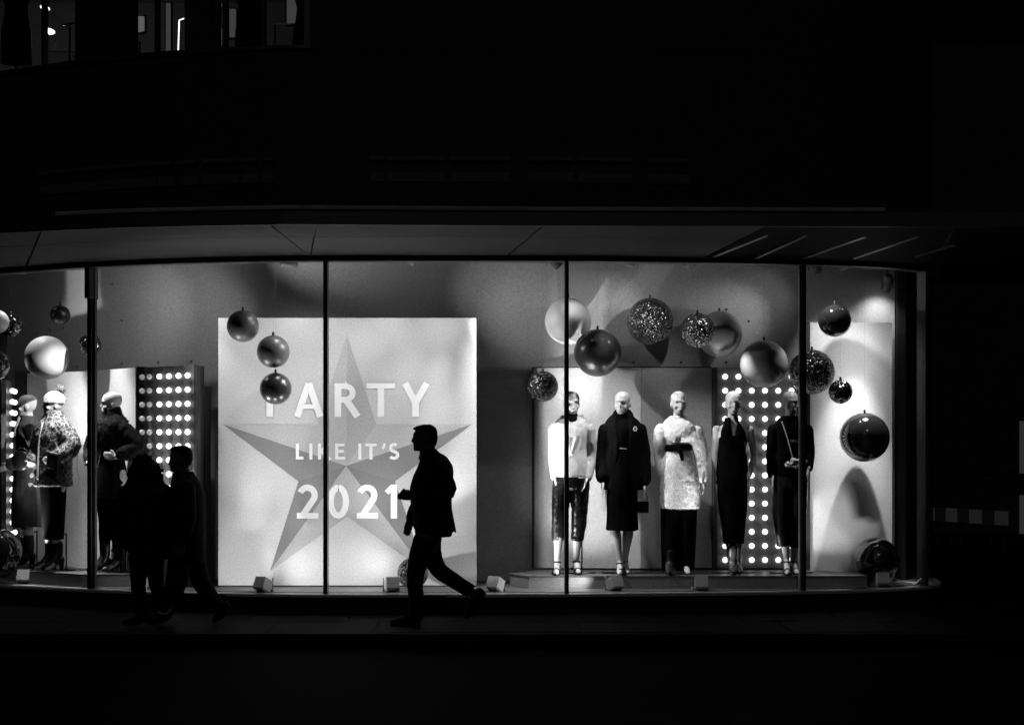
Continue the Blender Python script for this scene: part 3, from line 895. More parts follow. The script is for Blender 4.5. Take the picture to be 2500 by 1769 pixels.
# ------------------------------------------------------------------ lamps
def spot(name_cat, label, pos, aim, watts, ang, housing='ceiling', blend=.6, size=.03, show=False, group=None, off=.02):
    pos = Vector(pos); aim = Vector(aim)
    d = (aim - pos).normalized()
    o = thing('spotlight' if housing == 'ceiling' else 'floor_lamp', label, 'spotlight' if housing == 'ceiling' else 'floor lamp', pos, 0, group)
    q = d.to_track_quat('-Z', 'Y').to_matrix().to_4x4()
    hd = d if housing == 'ceiling' else Vector((max(-.25, min(.25, d.x * .5)), .42, 1)).normalized()
    o['axis'] = tuple(hd)
    lq = q; q = hd.to_track_quat('-Z', 'Y').to_matrix().to_4x4()
    mb = MB(); mb.xf = q
    if housing == 'ceiling':
        # can, open at the front
        mb.rings([[Vector((r * math.cos(a), r * math.sin(a), z)) for a in [2 * math.pi * j / 16 for j in range(16)]] for r, z in ((.02, .17), (.045, .165), (.05, .15), (.052, 0.0), (.047, 0.0), (.045, .03))])
        mb.build('housing', M['lamp_white'], o, True, False)
        mb = MB()
        back = q @ Vector((0, 0, .10))
        mb.tube([back, (back.x, back.y, .55)], .012, 8, 1)
        mb.box((back.x, back.y, .10), (.11, .035, .02)); mb.box((back.x - .055, back.y, .05), (.006, .03, .1)); mb.box((back.x + .055, back.y, .05), (.006, .03, .1))
        mb.build('bracket', M['lamp_dark'], o, False, False)
        lm = MB(); lm.xf = q
        lm.rings([[Vector((r * math.cos(a), r * math.sin(a), z)) for a in [2 * math.pi * j / 16 for j in range(16)]] for r, z in ((.001, .012), (.040, .012), (.040, .018), (.001, .018))])
        lm.build('lens', M['lens'], o, False, False)
    else:
        zf = Z_FLOOR + .001 - pos.z
        MB().box((0, .05, zf + .012), (.16, .12, .02)).build('foot', M['lamp_white'], o, False, False)
        mb = MB(); mb.xf = Matrix.Translation((0, 0, 0)) @ q
        s_ = .062
        rg = []
        for w_, z in ((s_ * .8, .125), (s_, .11), (s_, 0), (s_ * .88, 0), (s_ * .85, .04)):
            rg.append([Vector((w_ * x, w_ * y, z)) for x, y in ((-1, -1), (1, -1), (1, 1), (-1, 1))])
        mb.rings(rg); mb.build('housing', M['lamp_white'], o, False, False)
        mb = MB()
        for sx in (-1, 1): mb.box((sx * .074, .03, zf / 2 + .01), (.008, .03, abs(zf)))
        mb.build('bracket', M['lamp_dark'], o, False, False)
    ld = bpy.data.lights.new('lamp', 'SPOT')
    ld.energy = watts; ld.spot_size = R(ang); ld.spot_blend = blend; ld.shadow_soft_size = size
    lo = bpy.data.objects.new('lamp', ld); COL.objects.link(lo)
    lo.parent = o
    lo.matrix_local = Matrix.Translation(hd * .055) @ lq
    return o

GC = 'spotlights along the window ceiling'
def beam(o, aim, watts, ang, blend=1.0, size=.04, off=.02):
    """an extra spot lamp added at the fixture to place more light"""
    pos = ROOT[o.name].to_translation(); d = (Vector(aim) - pos).normalized()
    ld = bpy.data.lights.new('lamp', 'SPOT')
    ld.energy = watts; ld.spot_size = R(ang); ld.spot_blend = blend; ld.shadow_soft_size = size
    lo = bpy.data.objects.new('lamp', ld); COL.objects.link(lo)
    lo.parent = o
    lo.matrix_local = Matrix.Translation(Vector(o['axis']) * .055) @ d.to_track_quat('-Z', 'Y').to_matrix().to_4x4()
# every fixture holds extra spot lamps added to even out the light: (aim point, cone in degrees, watts)
LOBES = {
    'c1014': [((0.75, 0.95, 1.89), 35, 285.9), ((0.18, 0.47, 1.7), 45, 258.8), ((-1.95, 0.2, 2.25), 45, 105.1), ((-0.75, 0.2, 1.7), 45, 95.3), ((-0.44, 0.71, 1.06), 35, 80.3), ((-1.23, 0.36, -0.53), 60, 67.6), ((1.02, 0.69, 1.08), 45, 61.2), ((-3.33, 0.56, 0.63), 60, 31.2), ((-2.62, 0.25, 1.7), 110, 30.7), ((-0.61, 0.5, 1.14), 80, 15.1), ((-1.97, 0.36, -0.53), 150, 11.4), ((-1.13, 0.53, 1.18), 35, 6.0)],
    'c1366': [((1.51, 0.6, 2.22), 35, 291.9), ((-4.53, 1.23, 0.82), 35, 111.8)],
    'c1535': [((0.39, 0.31, 0.68), 35, 531.4), ((1.21, 0.56, -0.1), 45, 130.6)],
    'c166': [((-4.65, 1.06, 0.45), 35, 419.4), ((-4.46, 1.04, -0.32), 45, 156.2), ((-4.11, 0.8, 1.56), 45, 139.9), ((-4.61, 1.43, -0.45), 45, 98.1), ((-3.59, 1.69, 0.85), 45, 72.0), ((-5.03, 0.82, -0.34), 60, 71.2)],
    'c1675': [((1.46, 0.76, 2.45), 80, 9.5)],
    'c1996': [((3.59, 1.17, 2.25), 80, 35.2)],
    'c2040': [((2.5, 1.26, 3.05), 60, 3.1)],
    'c2190': [((3.40, 1.14, .25), 34, 420), ((3.40, 1.14, 1.2), 46, 120), ((3.42, 1.14, 2.0), 80, 24)],
    'c402': [((-4.9, 1.49, 1.85), 35, 298.0), ((-2.59, 0.55, 1.74), 35, 73.0), ((-0.71, 1.29, 4.26), 60, 64.4), ((-2.49, 0.87, 2.05), 60, 58.7), ((-3.83, 1.47, 3.39), 150, 5.2)],
    'c726': [((1.58, 1.34, 3.1), 45, 63.9), ((-2.21, 0.57, 2.22), 110, 13.4), ((-3.19, 0.98, 0.88), 80, 9.1)],
    'f1213': [((.9, 1.15, .9), 44, 60), ((1.0, .6, 2.05), 26, 70), ((0.6, 1.08, 1.16), 60, 29.7), ((-1.13, 0.65, 1.64), 60, 21.0)],
    'f1497': [((-1.79, 0.6, -0.46), 60, 370.2), ((-3.65, 1.43, 3.53), 35, 125.0)],
    'f1711': [((1.84, 0.47, 2.42), 45, 78.4), ((0.92, 0.72, 3.04), 45, 26.0)],
    'f345': [((-2.5, 0.47, 2.23), 80, 119.4)],
    'f646': [((3.5, 1.07, 0.4), 35, 139.4), ((-2.93, 0.61, 2.82), 60, 23.6), ((-1.24, 0.6, 2.56), 80, 17.3), ((-3.91, 0.96, 0.6), 150, 10.4), ((-2.7, 0.63, 2.95), 110, 7.9), ((0.62, 0.94, 0.43), 150, 7.8), ((-1.88, 0.7, 2.92), 110, 6.5), ((-1.65, 0.68, 0.71), 150, 5.8), ((-4.24, 1.24, 0.84), 150, 2.9)],
    'f955': [((-1.9, 0.36, 2.98), 80, 40.4), ((-3.23, 0.57, 2.54), 45, 34.3), ((-0.74, 0.56, 1.81), 110, 17.3), ((-4.32, 1.41, 1.22), 150, 11.3)],
}
GAIN = 1.8
SHARE = {'c1366': .6, 'c1535': .48, 'c166': .8, 'c1014': .85, 'c1675': .85, 'f1497': .12, 'f1711': .5, 'f1213': .25, 'f2152': .12, 'c2190': .95}
EXTRA = {   # lobes on the upper back wall, which cast the bauble shadows, and fill for the boards
    'c166': [((-4.08, 1.25, 1.6), 36, 150)],
    'c402': [(at(300, 770, 1.6), 80, 20)],
    'c726': [(at(400, 800, 1.36), 50, 40)],
    'c1014': [(at(1370, 790, 1.27), 55, 22)],
    'c1366': [(at(1640, 770, 1.27), 64, 14), ((-1.1, YB, .7), 34, 130), (at(1400, 775, .98), 24, 18)],
    'c1675': [(at(1450, 780, 1.27), 55, 22), (at(1788, 1090, .6), 30, 12), ((3.2, 1.14, .8), 20, 320)],
    'c1996': [(at(1760, 780, 1.3), 50, 22), (at(1915, 1000, .55), 34, 60), (at(1862, 880, .72), 26, 5)],
    'c60': [(at(20, 860, 1.3), 110, 16)],
}
CEIL = (
    ('c60', 60, 668, 1.35, 'white spotlight at the far left end of the ceiling track'),
    ('c166', 166, 655, 0.8, 'white spotlight above the first mullion, left of it'),
    ('c402', 402, 648, 0.4, 'white spotlight above the left bulb panel'),
    ('c726', 726, 642, 0.14, 'white spotlight above the letter A of the star board'),
    ('c1014', 1014, 640, 0.14, 'white spotlight above the letter Y of the star board'),
    ('c1366', 1366, 650, 0.2, 'white spotlight beside the top of the third mullion'),
    ('c1535', 1535, 648, 0.24, 'white spotlight above the large silver glitter bauble'),
    ('c1675', 1675, 650, 0.26, 'white spotlight above the white fur coat mannequin'),
    ('c1996', 1996, 662, 0.5, 'lit spotlight just right of the fourth mullion'),
    ('c2040', 2052, 650, 0.60, 'small dim spotlight at the window top next to the fourth mullion'),  # its lens glows and one weak lobe is lit
    ('c2190', 2128, 655, 0.70, 'white spotlight at the window top between the two lit ones'),
)
for key, px, py, Y, lab in CEIL:
    lobes = LOBES.get(key, [((xat(px, Y) + .2, Y + .3, 1.0), 60, 10.0)])
    a_, g_, w_ = lobes[0]
    o = spot('c', lab, at(px, py, Y), a_, w_ * GAIN * SHARE.get(key, 1), g_, 'ceiling', group=GC, blend=1.0, size=.03)
    for a_, g_, w_ in lobes[1:]:
        beam(o, a_, w_ * GAIN * SHARE.get(key, 1), g_, 1.0, .22 if key == 'c2190' else .03)
    for a_, g_, w_ in EXTRA.get(key, ()):
        beam(o, a_, w_, g_, 1.0, .03)
o = spot('c', 'lit spotlight shining down the top of the right end wall', at(2162, 706, 1.12), at(2140, 800, 1.42), 9, 110, 'ceiling', group=GC, blend=1.0, size=.03)
GF = 'white floor lamps along the window sill'
WASH = {   # uplights on the back wall, plus fill beams added for heads and boards
    'f62': [(at(190, 700, 2.0), 34, 300), (at(300, 690, 1.6), 40, 420)],
    'f1711': [((3.18, 1.14, .72), 28, 160), ((1.9, .6, 2.05), 26, 45)],
    'f955': [(at(1480, 690, 1.27), 26, 130)],
    'f1213': [((.9, 1.15, .9), 44, 60), ((1.0, .6, 2.05), 26, 70), (at(1540, 664, 1.27), 28, 480)],
    'f2152': [((2.78, .6, 2.05), 16, 50), (at(1800, 690, 1.3), 34, 900)],
}
FLOORS = (
    ('f62', 62, 1.02, 'white floor lamp in front of the left plinth end'),
    ('f345', 345, .42, 'white floor lamp behind the woman with curly hair'),
    ('f646', 646, .16, 'white floor lamp below the lower left star point'),
    ('f955', 955, .16, 'white floor lamp beside the floor bauble and walking man'),
    ('f1213', 1213, .20, 'white floor lamp at the left end of the long plinth'),
    ('f1497', 1497, .26, 'white floor lamp below the black coat mannequin'),
    ('f1711', 1711, .28, 'white floor lamp between the fur coat and halter dress'),
    ('f2152', 2152, .68, 'white floor lamp in front of the black floor bauble'),
)
for key, px, Y, lab in FLOORS:
    lobes = LOBES.get(key, [((xat(px, Y), Y + .6, 2.6), 60, 20.0)])
    a_, g_, w_ = lobes[0]
    o = spot('f', lab, (xat(px, Y), Y, Z_FLOOR + .12), a_, w_ * GAIN * SHARE.get(key, 1), g_, 'floor', group=GF, blend=1.0, size=.03)
    for a_, g_, w_ in lobes[1:]:
        beam(o, a_, w_ * GAIN * SHARE.get(key, 1), g_, 1.0, .03)
    for a_, g_, w_ in WASH.get(key, ()):
        beam(o, a_, w_, g_, .8, .03)

# cable on the floor at the right end
CB = thing('power_cable', 'white power cables lying on the floor in the right corner', 'cable', at(2210, 1425, .8))
for pts in ([(2186, 1412, .95), (2205, 1419, .9), (2228, 1421, .88), (2250, 1420, .9)], [(2229, 1434, .86), (2236, 1424, .8), (2245, 1414, .8), (2254, 1411, .82)], [(2170, 1425, .80), (2176, 1427, .76), (2192, 1427, .78), (2211, 1426, .82)]):
    MB().tube([Vector((at(x, y, Y).x, Y, max(at(x, y, Y).z, Z_FLOOR + .006))) for x, y, Y in pts], .006, 6, 4).build('flex', M['cable'], CB, True)

# ------------------------------------------------------------------ mannequins
def hand(mb, w, d, u, curl=.25, k=1.0, thumb=1.0):
    w = Vector(w); d = Vector(d).normalized(); u = Vector(u); u = (u - d * u.dot(d)).normalized(); n = d.cross(u)
    for i, (o, l) in enumerate(((.030, .066), (.011, .076), (-.009, .071), (-.028, .055))):
        a = w + u * o * .45 * k; b = w + d * .085 * k + u * o * k
        mb.tube([a, b], [.015 * k, .0135 * k], 8, 1)
        c = b + d * l * .5 * k + n * curl * .2 * l * k; e = c + (d * (1 - curl * .6) + n * curl) * l * .5 * k
        mb.tube([b, c, e], [.0095 * k, .0088 * k, .0072 * k], 7, 2)
    a = w + d * .022 * k + u * .022 * k
    b = a + (d * .55 + u * .75) * .042 * k * thumb; c = b + (d * .9 + u * .25) * .032 * k
    mb.tube([a, b, c], [.014 * k, .011 * k, .008 * k], 7, 2)

def head(mb, base, turn=0.0, nod=0.0, k=1.0):
    """base: point under the chin on the neck axis; faces -Y"""
    xf = Matrix.Translation(Vector(base)) @ Matrix.Rotation(turn, 4, 'Z') @ Matrix.Rotation(nod, 4, 'X') @ Matrix.Scale(k, 4)
    old = mb.xf; mb.xf = xf if old is None else old @ xf
    mb.hloft([(0.0, 0, -.060, .020, .020), (.012, 0, -.052, .036, .038), (.035, 0, -.034, .050, .060), (.065, 0, -.012, .062, .080), (.10, 0, 0, .069, .092), (.14, 0, .004, .075, .099), (.175, 0, .008, .075, .098), (.205, 0, .011, .064, .082), (.225, 0, .012, .044, .056), (.236, 0, .012, .014, .018)], 28, 2.0, 2)
    mb.tube([(0, -.086, .128), (0, -.096, .108), (0, -.104, .082), (0, -.097, .074)], [.008, .009, .010, .008], 8, 2)
    mb.tube([(-.045, -.076, .135), (-.02, -.092, .139), (0, -.094, .134), (.02, -.092, .139), (.045, -.076, .135)], .009, 8, 2)
    mb.ell((0, -.088, .052), (.022, .012, .0065)); mb.ell((0, -.086, .040), (.020, .013, .0075)); mb.ell((0, -.078, .012), (.018, .014, .012))
    for sx in (-1, 1):
        mb.ell((sx * .047, -.062, .078), (.018, .02, .018))
        mb.ell((sx * .074, .012, .098), (.010, .022, .032))
    mb.xf = old
    return xf
def face_sculpt(xf):
    inv = xf.inverted()
    def f(me):
        for v in me.vertices:
            q = inv @ v.co
            if q.z < -.05 or q.z > .26 or q.y > .02: continue
            dv = 0.0
            for sx in (-1, 1):
                e = (q - Vector((sx * .032, -.088, .116))).length
                dv += .009 * math.exp(-(e / .017) ** 2)
                e = (q - Vector((sx * .055, -.055, .050))).length
                dv += .003 * math.exp(-(e / .02) ** 2)
            e = (q - Vector((0, -.09, .026))).length
            dv += .006 * math.exp(-(e / .012) ** 2)
            if dv > 1e-4:
                v.co = xf @ (q + Vector((0, dv, 0)))
    return f

DEF_ARM = lambda s: [(s * .165, 0, 1.44), (s * .205, .015, 1.17), (s * .20, -.03, .93)]
def body(o, arms=None, legs=None, turn=0.0, nod=0.0, voxel=.0075, handdirs=None, heel=.07, chin=1.586):
    mb = MB()
    mb.hloft([(.83, 0, .005, .06, .06), (.87, 0, .01, .14, .10), (.95, 0, .012, .172, .118), (1.03, 0, .008, .155, .10), (1.17, 0, 0, .112, .082), (1.25, 0, -.003, .125, .092), (1.33, 0, -.012, .142, .112), (1.40, 0, 0, .155, .092), (1.46, 0, .012, .145, .066), (1.495, 0, .014, .085, .056), (1.53, 0, .012, .05, .05)], 28, 2.1, 2)
    mb.tube([(0, .02, 1.46), (0, .008, chin + .06)], [.056, .049], 14, 1)
    arms = arms or [DEF_ARM(-1), DEF_ARM(1)]
    for i, a in enumerate(arms):
        a = [Vector(p) for p in a]
        mb.tube([a[0], a[0].lerp(a[1], .5), a[1], a[1].lerp(a[2], .4), a[2]], [.047, .041, .034, .034, .023], 12, 2)
        s = -1 if i == 0 else 1
        d = (a[2] - a[1]).normalized(); u = Vector((0, -1, 0))
        if handdirs and handdirs[i]: d, u = Vector(handdirs[i][0]), Vector(handdirs[i][1])
        hand(mb, a[2], d, u)
    legs = legs or [[(-.085, .01, .88), (-.075, -.012, .49), (-.062, .012, .13)], [(.085, .01, .88), (.075, -.012, .49), (.062, .012, .13)]]
    for i, l in enumerate(legs):
        l = [Vector(p) for p in l]
        fd = l[3] if len(l) > 3 else Vector((0.12 * (-1 if i == 0 else 1), -1, 0)).normalized()
        mb.tube([l[0], l[0].lerp(l[1], .5), l[1], l[1].lerp(l[2], .32), l[1].lerp(l[2], .7), l[2]], [.09, .074, .052, .055, .037, .031], 14, 2)
        a = l[2]
        mb.tube([a, a + fd * .05 - Vector((0, 0, .045)), a + fd * .115 - Vector((0, 0, a.z - .030)), a + fd * .165 - Vector((0, 0, a.z - .022))], [.032, .031, .029, .017], 10, 2)
        mb.ell((a.x - fd.x * .03, a.y - fd.y * .03, a.z - .035), (.027, .032, .032))
    xf = head(mb, (0, 0, chin), turn, nod)
    return mb.remesh('body', M['skin'], o, voxel, sculpt=face_sculpt(xf)), xf

def shoe(o, ank, fd, m_, style='sandal'):
    a = Vector(ank); fd = Vector(fd).normalized(); u = Vector((-fd.y, fd.x, 0))
    mb = MB()
    def sole(pts, w, th):
        rg = []
        for (f, z), ww in zip(pts, w):
            c = a + fd * f; c.z = z
            rg.append([c + u * ww, c + u * ww + Vector((0, 0, th)), c - u * ww + Vector((0, 0, th)), c - u * ww])
        mb.rings(rg)
    if style == 'sandal':
        sole([(-.055, .062), (-.02, .06), (.05, .022), (.10, .001), (.15, .001), (.185, .004)], [.026, .028, .030, .040, .038, .012], .012)
        mb.tube([a + fd * -.04 + Vector((0, 0, .065 - a.z)), a + fd * -.045 + Vector((0, 0, .006 - a.z))], [.014, .008], 8, 1)
        for f, z, r in ((.115, .045, .040), (.02, a.z - .01, .036)):
            ring = []
            for k in range(13):
                an = math.pi * 2 * k / 12
                c = a + fd * f + u * math.cos(an) * r + (Vector((0, 0, 1)) if f > .05 else fd) * math.sin(an) * r * .95
                c.z = (z - .015 + max(0, math.sin(an)) * .03) if f > .05 else z + math.sin(an) * .006
                if f > .05: c.z = .012 + max(0.0, math.sin(an)) * .052
                ring.append(c)
            mb.tube(ring, .007, 6, 1)
        mb.tube([a + fd * -.035 + Vector((0, 0, .0)), a + fd * -.045 + Vector((0, 0, .06 - a.z))], [.012, .014], 6, 1)
        return mb.build('shoe', m_, o, False, False)
    # boot
    mb.tube([a + Vector((0, 0, .13)), a + Vector((0, 0, .04)), a + fd * .02 + Vector((0, 0, -.01)), a + fd * .07 + Vector((0, 0, .065 - a.z)), a + fd * .14 + Vector((0, 0, .038 - a.z)), a + fd * .18 + Vector((0, 0, .03 - a.z))], [.056, .052, .05, .045, .038, .024], 12, 3)
    mb.ell((a.x - fd.x * .03, a.y - fd.y * .03, a.z - .03), (.04, .045, .05))
    mb.tube([a + fd * -.04 + Vector((0, 0, .075 - a.z)), a + fd * -.042 + Vector((0, 0, .014 - a.z))], [.03, .022], 8, 1)
    return mb.remesh('boot', m_, o, .009)

def stand(o, x, y, cut=.36):
    mb = MB()
    mb.tube([(x - .035, y - .02, cut), (x - .008, y, cut + .012), (x, y, cut - .02), (x, y, .012)], .008, 8, 3)
    mb.ell((x, y, .012), (.022, .022, .012), 10, 6)
    mb.build('support_rod', M['rod'], o, True, False)
    mb = MB()
    mb.tube([(-.20, y - .05, .006), (.16, y - .05, .006), (.24, y + .02, .006)], .006, 6, 1)
    mb.build('base_plate', M['rod'], o, False, False)

def mann(px, pyfeet, Y, label, turn=0.0):
    o = thing('mannequin', label, 'mannequin', (xat(px, Y), Y, ZP + .001), turn, 'mannequins in the window')
    return o, F / (Y - CAMY)

YM = .66
sM = F / (YM - CAMY)
def U(px, cx): return (px - cx) / sM
def V(py): return (1403 - py) / sM

# 1 white jacket
o, s = mann(1396, 1403, YM, 'mannequin in white jacket and cropped black trousers behind the third mullion')
cx = 1396
armsL = [(-.17, 0, 1.43), (-.185, .02, 1.19), (-.165, -.02, .97)]
armsR = [(.17, 0, 1.43), (.215, .02, 1.18), (.15, -.06, .96)]
_, xf = body(o, [armsL, armsR], [[(-.10, .01, .88), (-.125, -.012, .49), (-.145, -.02, .13)], [(.085, .01, .88), (.065, .0, .49), (.045, .03, .13)]], turn=R(12))
mb = MB()
mb.hloft([(V(1166), U(1394, cx), -.005, .178, .135), (V(1140), U(1394, cx), -.005, .172, .13), (V(1100), U(1393, cx), 0, .158, .12), (V(1060), U(1393, cx), -.005, .165, .13), (V(1040), U(1394, cx), 0, .175, .115), (V(1028), U(1395, cx), .01, .15, .085), (V(1018), U(1396, cx), .02, .095, .07)], 36, 2.4, 3)
for a in (armsL, armsR):
    mb.tube([Vector(a[0]) + Vector((0, 0, .01)), Vector(a[0]).lerp(Vector(a[1]), .5), a[1], a[2]], [.066, .058, .052, .048], 14, 3)
mb.tube([(U(1420, cx), -.02, V(1020)), (.03, -.12, V(1075)), (-.01, -.135, V(1110))], [.02, .016, .01], 8, 3)
mb.tube([(U(1372, cx), -.02, V(1020)), (-.05, -.12, V(1070)), (-.02, -.135, V(1110))], [.02, .016, .01], 8, 3)
mb.remesh('jacket', M['white_cloth'], o, .009, wr=.006, wf=11, wz=.5)
mb = MB(); mb.hloft([(V(1035), 0, -.055, .055, .05), (V(1022), 0, -.02, .062, .07), (V(1012), 0, .0, .058, .062), (V(1008), 0, .0, .05, .055)], 20, 2, 2)
mb.remesh('neck_scarf', M['char_cloth'], o, .009, wr=.006, wf=30)
mb = MB()
for l in ([(-.09, .0, .98), (-.105, -.01, .80), (-.125, -.005, .52), (-.135, .0, V(1322))], [(.085, .0, .98), (.082, -.01, .80), (.072, .0, .52), (.055, .02, V(1322))]):
    mb.tube(l, [.095, .092, .078, .066], 16, 3, False)
mb.hloft([(.86, 0, .0, .155, .11), (.99, 0, .0, .17, .12)], 24, 2.2, 1)
mb.remesh('trousers', M['leather'], o, .009, wr=.007, wf=13, wz=1.4)
MB().box((.085, -.12, V(1168)), (.05, .02, .012)).build('buckle', M['bright_metal'], o, False, False)
shoe(o, (-.145, -.02, .13), (-.12, -1, 0), M['leather']); shoe(o, (.045, .03, .13), (.1, -1, 0), M['leather'])
stand(o, U(1409, cx) + .05, .06, .36)

# 2 black coat
o, s = mann(1520, 1403, YM, 'mannequin in open black coat over a black dress with a bright brooch')
cx = 1520
aL = [(-.17, 0, 1.43), (-.205, .01, 1.18), (-.20, -.04, .93)]
aR = [(.17, 0, 1.43), (.215, .01, 1.18), (.21, -.06, .90)]
_, xf = body(o, [aL, aR], [[(-.09, .01, .88), (-.085, -.012, .49), (-.03, -.07, .12)], [(.085, .01, .88), (.065, .01, .49), (.025, .05, .13)]], turn=R(-20))
mb = MB()
mb.hloft([(V(1198), U(1521, cx), .015, .22, .14), (V(1150), U(1522, cx), .015, .205, .13), (V(1090), U(1522, cx), .01, .18, .13), (V(1050), U(1521, cx), .0, .185, .125), (V(1032), U(1520, cx), .01, .17, .09), (V(1020), U(1519, cx), .015, .12, .075), (V(1010), U(1518, cx), .02, .08, .065)], 36, 2.4, 3)
for a in (aL, aR):
    mb.tube([Vector(a[0]), Vector(a[0]).lerp(Vector(a[1]), .5), a[1], Vector(a[2]) + Vector((0, 0, .04))], [.074, .070, .070, .072], 14, 3)
for sx in (-1, 1):
    mb.tube([(sx * .045, .04, V(1004)), (sx * .075, -.02, V(1015)), (sx * .085, -.09, V(1045)), (sx * .06, -.125, V(1085)), (sx * .075, -.125, V(1130))], [.022, .03, .034, .028, .012], 8, 3)
mb.remesh('coat', M['char_cloth'], o, .009, wr=.007, wf=9, wz=.5)
mb = MB()
mb.hloft([(V(1297), U(1519, cx), -.01, .165, .135), (V(1250), U(1519, cx), -.01, .155, .13), (V(1200), U(1519, cx), -.02, .15, .135), (V(1140), 0, -.03, .11, .125), (V(1100), 0, -.045, .09, .11), (V(1060), 0, -.045, .10, .11), (V(1035), 0, -.02, .09, .08)], 36, 2.1, 3)
mb.remesh('dress', M['black_cloth'], o, .009, wr=.006, wf=10, wz=.3)
MB().box((U(1514, cx), -.165, V(1097)), (.032, .012, .012)).box((U(1521, cx), -.163, V(1098)), (.05, .01, .008)).build('belt_buckle', M['bright_metal'], o, False, False)
mb = MB()
for k in range(6):
    an = k * math.pi / 3
    mb.ell((U(1548, cx) + .016 * math.cos(an), -.135, V(1050) + .019 * math.sin(an)), (.008, .006, .009), 8, 5)
mb.build('brooch', M['bright_metal'], o, True, False)
shoe(o, (-.03, -.07, .12), (.05, -1, 0), M['leather']); shoe(o, (.025, .05, .13), (-.3, -1, 0), M['leather'])
stand(o, U(1533, cx), .10, .36)
hb = thing('handbag', 'small black box handbag hanging beside the black coat skirt', 'handbag', at(1567, 1252, YM - .02))
p = at(1568, 1237, YM - .02)
MB().box((p.x, p.y, p.z), (.125, .06, .115)).build('bag_body', M['leather'], hb)
MB().tube([(p.x - .05, p.y, p.z + .05), (p.x - .045, p.y, p.z + .15), (p.x + .0, p.y, p.z + .19), (p.x + .045, p.y, p.z + .12), (p.x + .05, p.y, p.z + .05)], .004, 6, 3).build('handle', M['leather'], hb)

# 3 white fur coat
o, s = mann(1657, 1403, YM, 'mannequin in belted white fur coat and wide black trousers')
cx = 1657
aL = [(-.17, 0, 1.43), (-.19, .03, 1.18), (-.16, .0, 1.0)]
aR = [(.17, 0, 1.43), (.225, .0, 1.18), (.235, -.03, .95)]
_, xf = body(o, [aL, aR], turn=R(8))
mb = MB()
mb.hloft([(V(1243), U(1661, cx), 0, .20, .15), (V(1190), U(1660, cx), 0, .195, .15), (V(1140), U(1655, cx), 0, .165, .14), (V(1096), U(1655, cx), 0, .115, .105), (V(1070), U(1656, cx), -.01, .15, .135), (V(1045), U(1657, cx), 0, .165, .12), (V(1030), U(1657, cx), .01, .14, .09), (V(1018), U(1657, cx), .02, .085, .07)], 36, 2.3, 3)
mb.tube([aL[0], Vector(aL[0]).lerp(Vector(aL[1]), .5), aL[1], aL[2]], [.075, .075, .06, .05], 14, 3)
mb.tube([aR[0], Vector(aR[0]).lerp(Vector(aR[1]), .5), aR[1], aR[2]], [.078, .08, .07, .045], 14, 3)
c3 = mb.remesh('fur_coat', M['white_fur'], o, .009, wr=.004, wf=22)
tufts(c3, 'fur', M['white_fur'], c3, 15000, .015, .0014, .7, 5)
mb = MB(); mb.hloft([(V(1103), U(1655, cx), 0, .137, .127), (V(1096), U(1655, cx), 0, .142, .131), (V(1088), U(1655, cx), 0, .137, .127)], 30, 2.3, 2)
mb.tube([(U(1653, cx), -.138, V(1096)), (U(1657, cx), -.165, V(1105)), (U(1661, cx), -.178, V(1124))], [.022, .022, .02], 10, 3)
mb.remesh('belt', M['black_cloth'], o, .008)
mb = MB()
for sx, x1 in ((-1, U(1637, cx)), (1, U(1676, cx))):
    mb.tube([(sx * .075, 0, .93), (sx * .085, -.01, .6), (x1 + sx * .0, -.0, .03)], [.10, .10, .085], 16, 4, False)
mb.remesh('trousers', M['black_cloth'], o, .010, wr=.008, wf=9, wz=.3)
shoe(o, (U(1635, cx), -.05, .10), (-.15, -1, 0), M['leather'], 'boot')
# 4 halter dress
o, s = mann(1790, 1403, YM, 'mannequin in long black halter dress in front of the bulb panel')
cx = 1790
aL = [(-.160, .01, 1.435), (-.185, .045, 1.20), (-.13, .10, 1.0)]
aR = [(.165, .01, 1.435), (.215, .03, 1.18), (.165, .02, .98)]
_, xf = body(o, [aL, aR], [[(-.085, .01, .88), (-.06, -.012, .49), (-.01, .0, .13)], [(.085, .01, .88), (.06, .0, .49), (.03, .02, .13)]], turn=R(0))
mb = MB()
mb.hloft([(V(1330), U(1791, cx), 0, .105, .09), (V(1290), U(1790, cx), 0, .118, .11), (V(1220), U(1788, cx), 0, .15, .125), (V(1170), U(1788, cx), 0, .158, .132), (V(1125), U(1788, cx), 0, .150, .112), (V(1105), U(1787, cx), 0, .135, .108), (V(1075), U(1787, cx), -.01, .138, .124), (V(1066), U(1787, cx), -.010, .122, .122)], 36, 2.2, 3)
mb.remesh('dress', M['black_cloth'], o, .009, wr=.007, wf=9, wz=.25)
for sx in (-1, 1):
    x0 = U(1787, cx)
    xa, xb, xc, xd = (U(1757, cx), U(1785, cx), U(1782, cx), U(1768, cx)) if sx < 0 else (U(1789, cx), U(1819, cx), U(1802, cx), U(1799, cx))
    ztop = V(1022)
    rg = []
    for (z, l, r, y) in ((V(1080), xa, xb, -.128), (V(1058), xa + (.0 if sx < 0 else .01), (xb - .008) if sx < 0 else xb - .01, -.125), (V(1040), (U(1764, cx) if sx < 0 else U(1797, cx)), (U(1781, cx) if sx < 0 else U(1806, cx)), -.085), (V(1028), xd, xc, -.055), (ztop, xd + .01, xc - (0.004 if sx < 0 else -.004), -.03)):
        rg.append([Vector((l, y + (.03 if abs(l) > abs(r) else 0), z)), Vector(((l + r) / 2, y - .012, z)), Vector((r, y + (.03 if abs(r) > abs(l) else 0), z)), Vector((r, y + .05, z)), Vector((l, y + .05, z))])
    MB().rings(rg).build('halter_strap', M['black_cloth'], o, True, False)
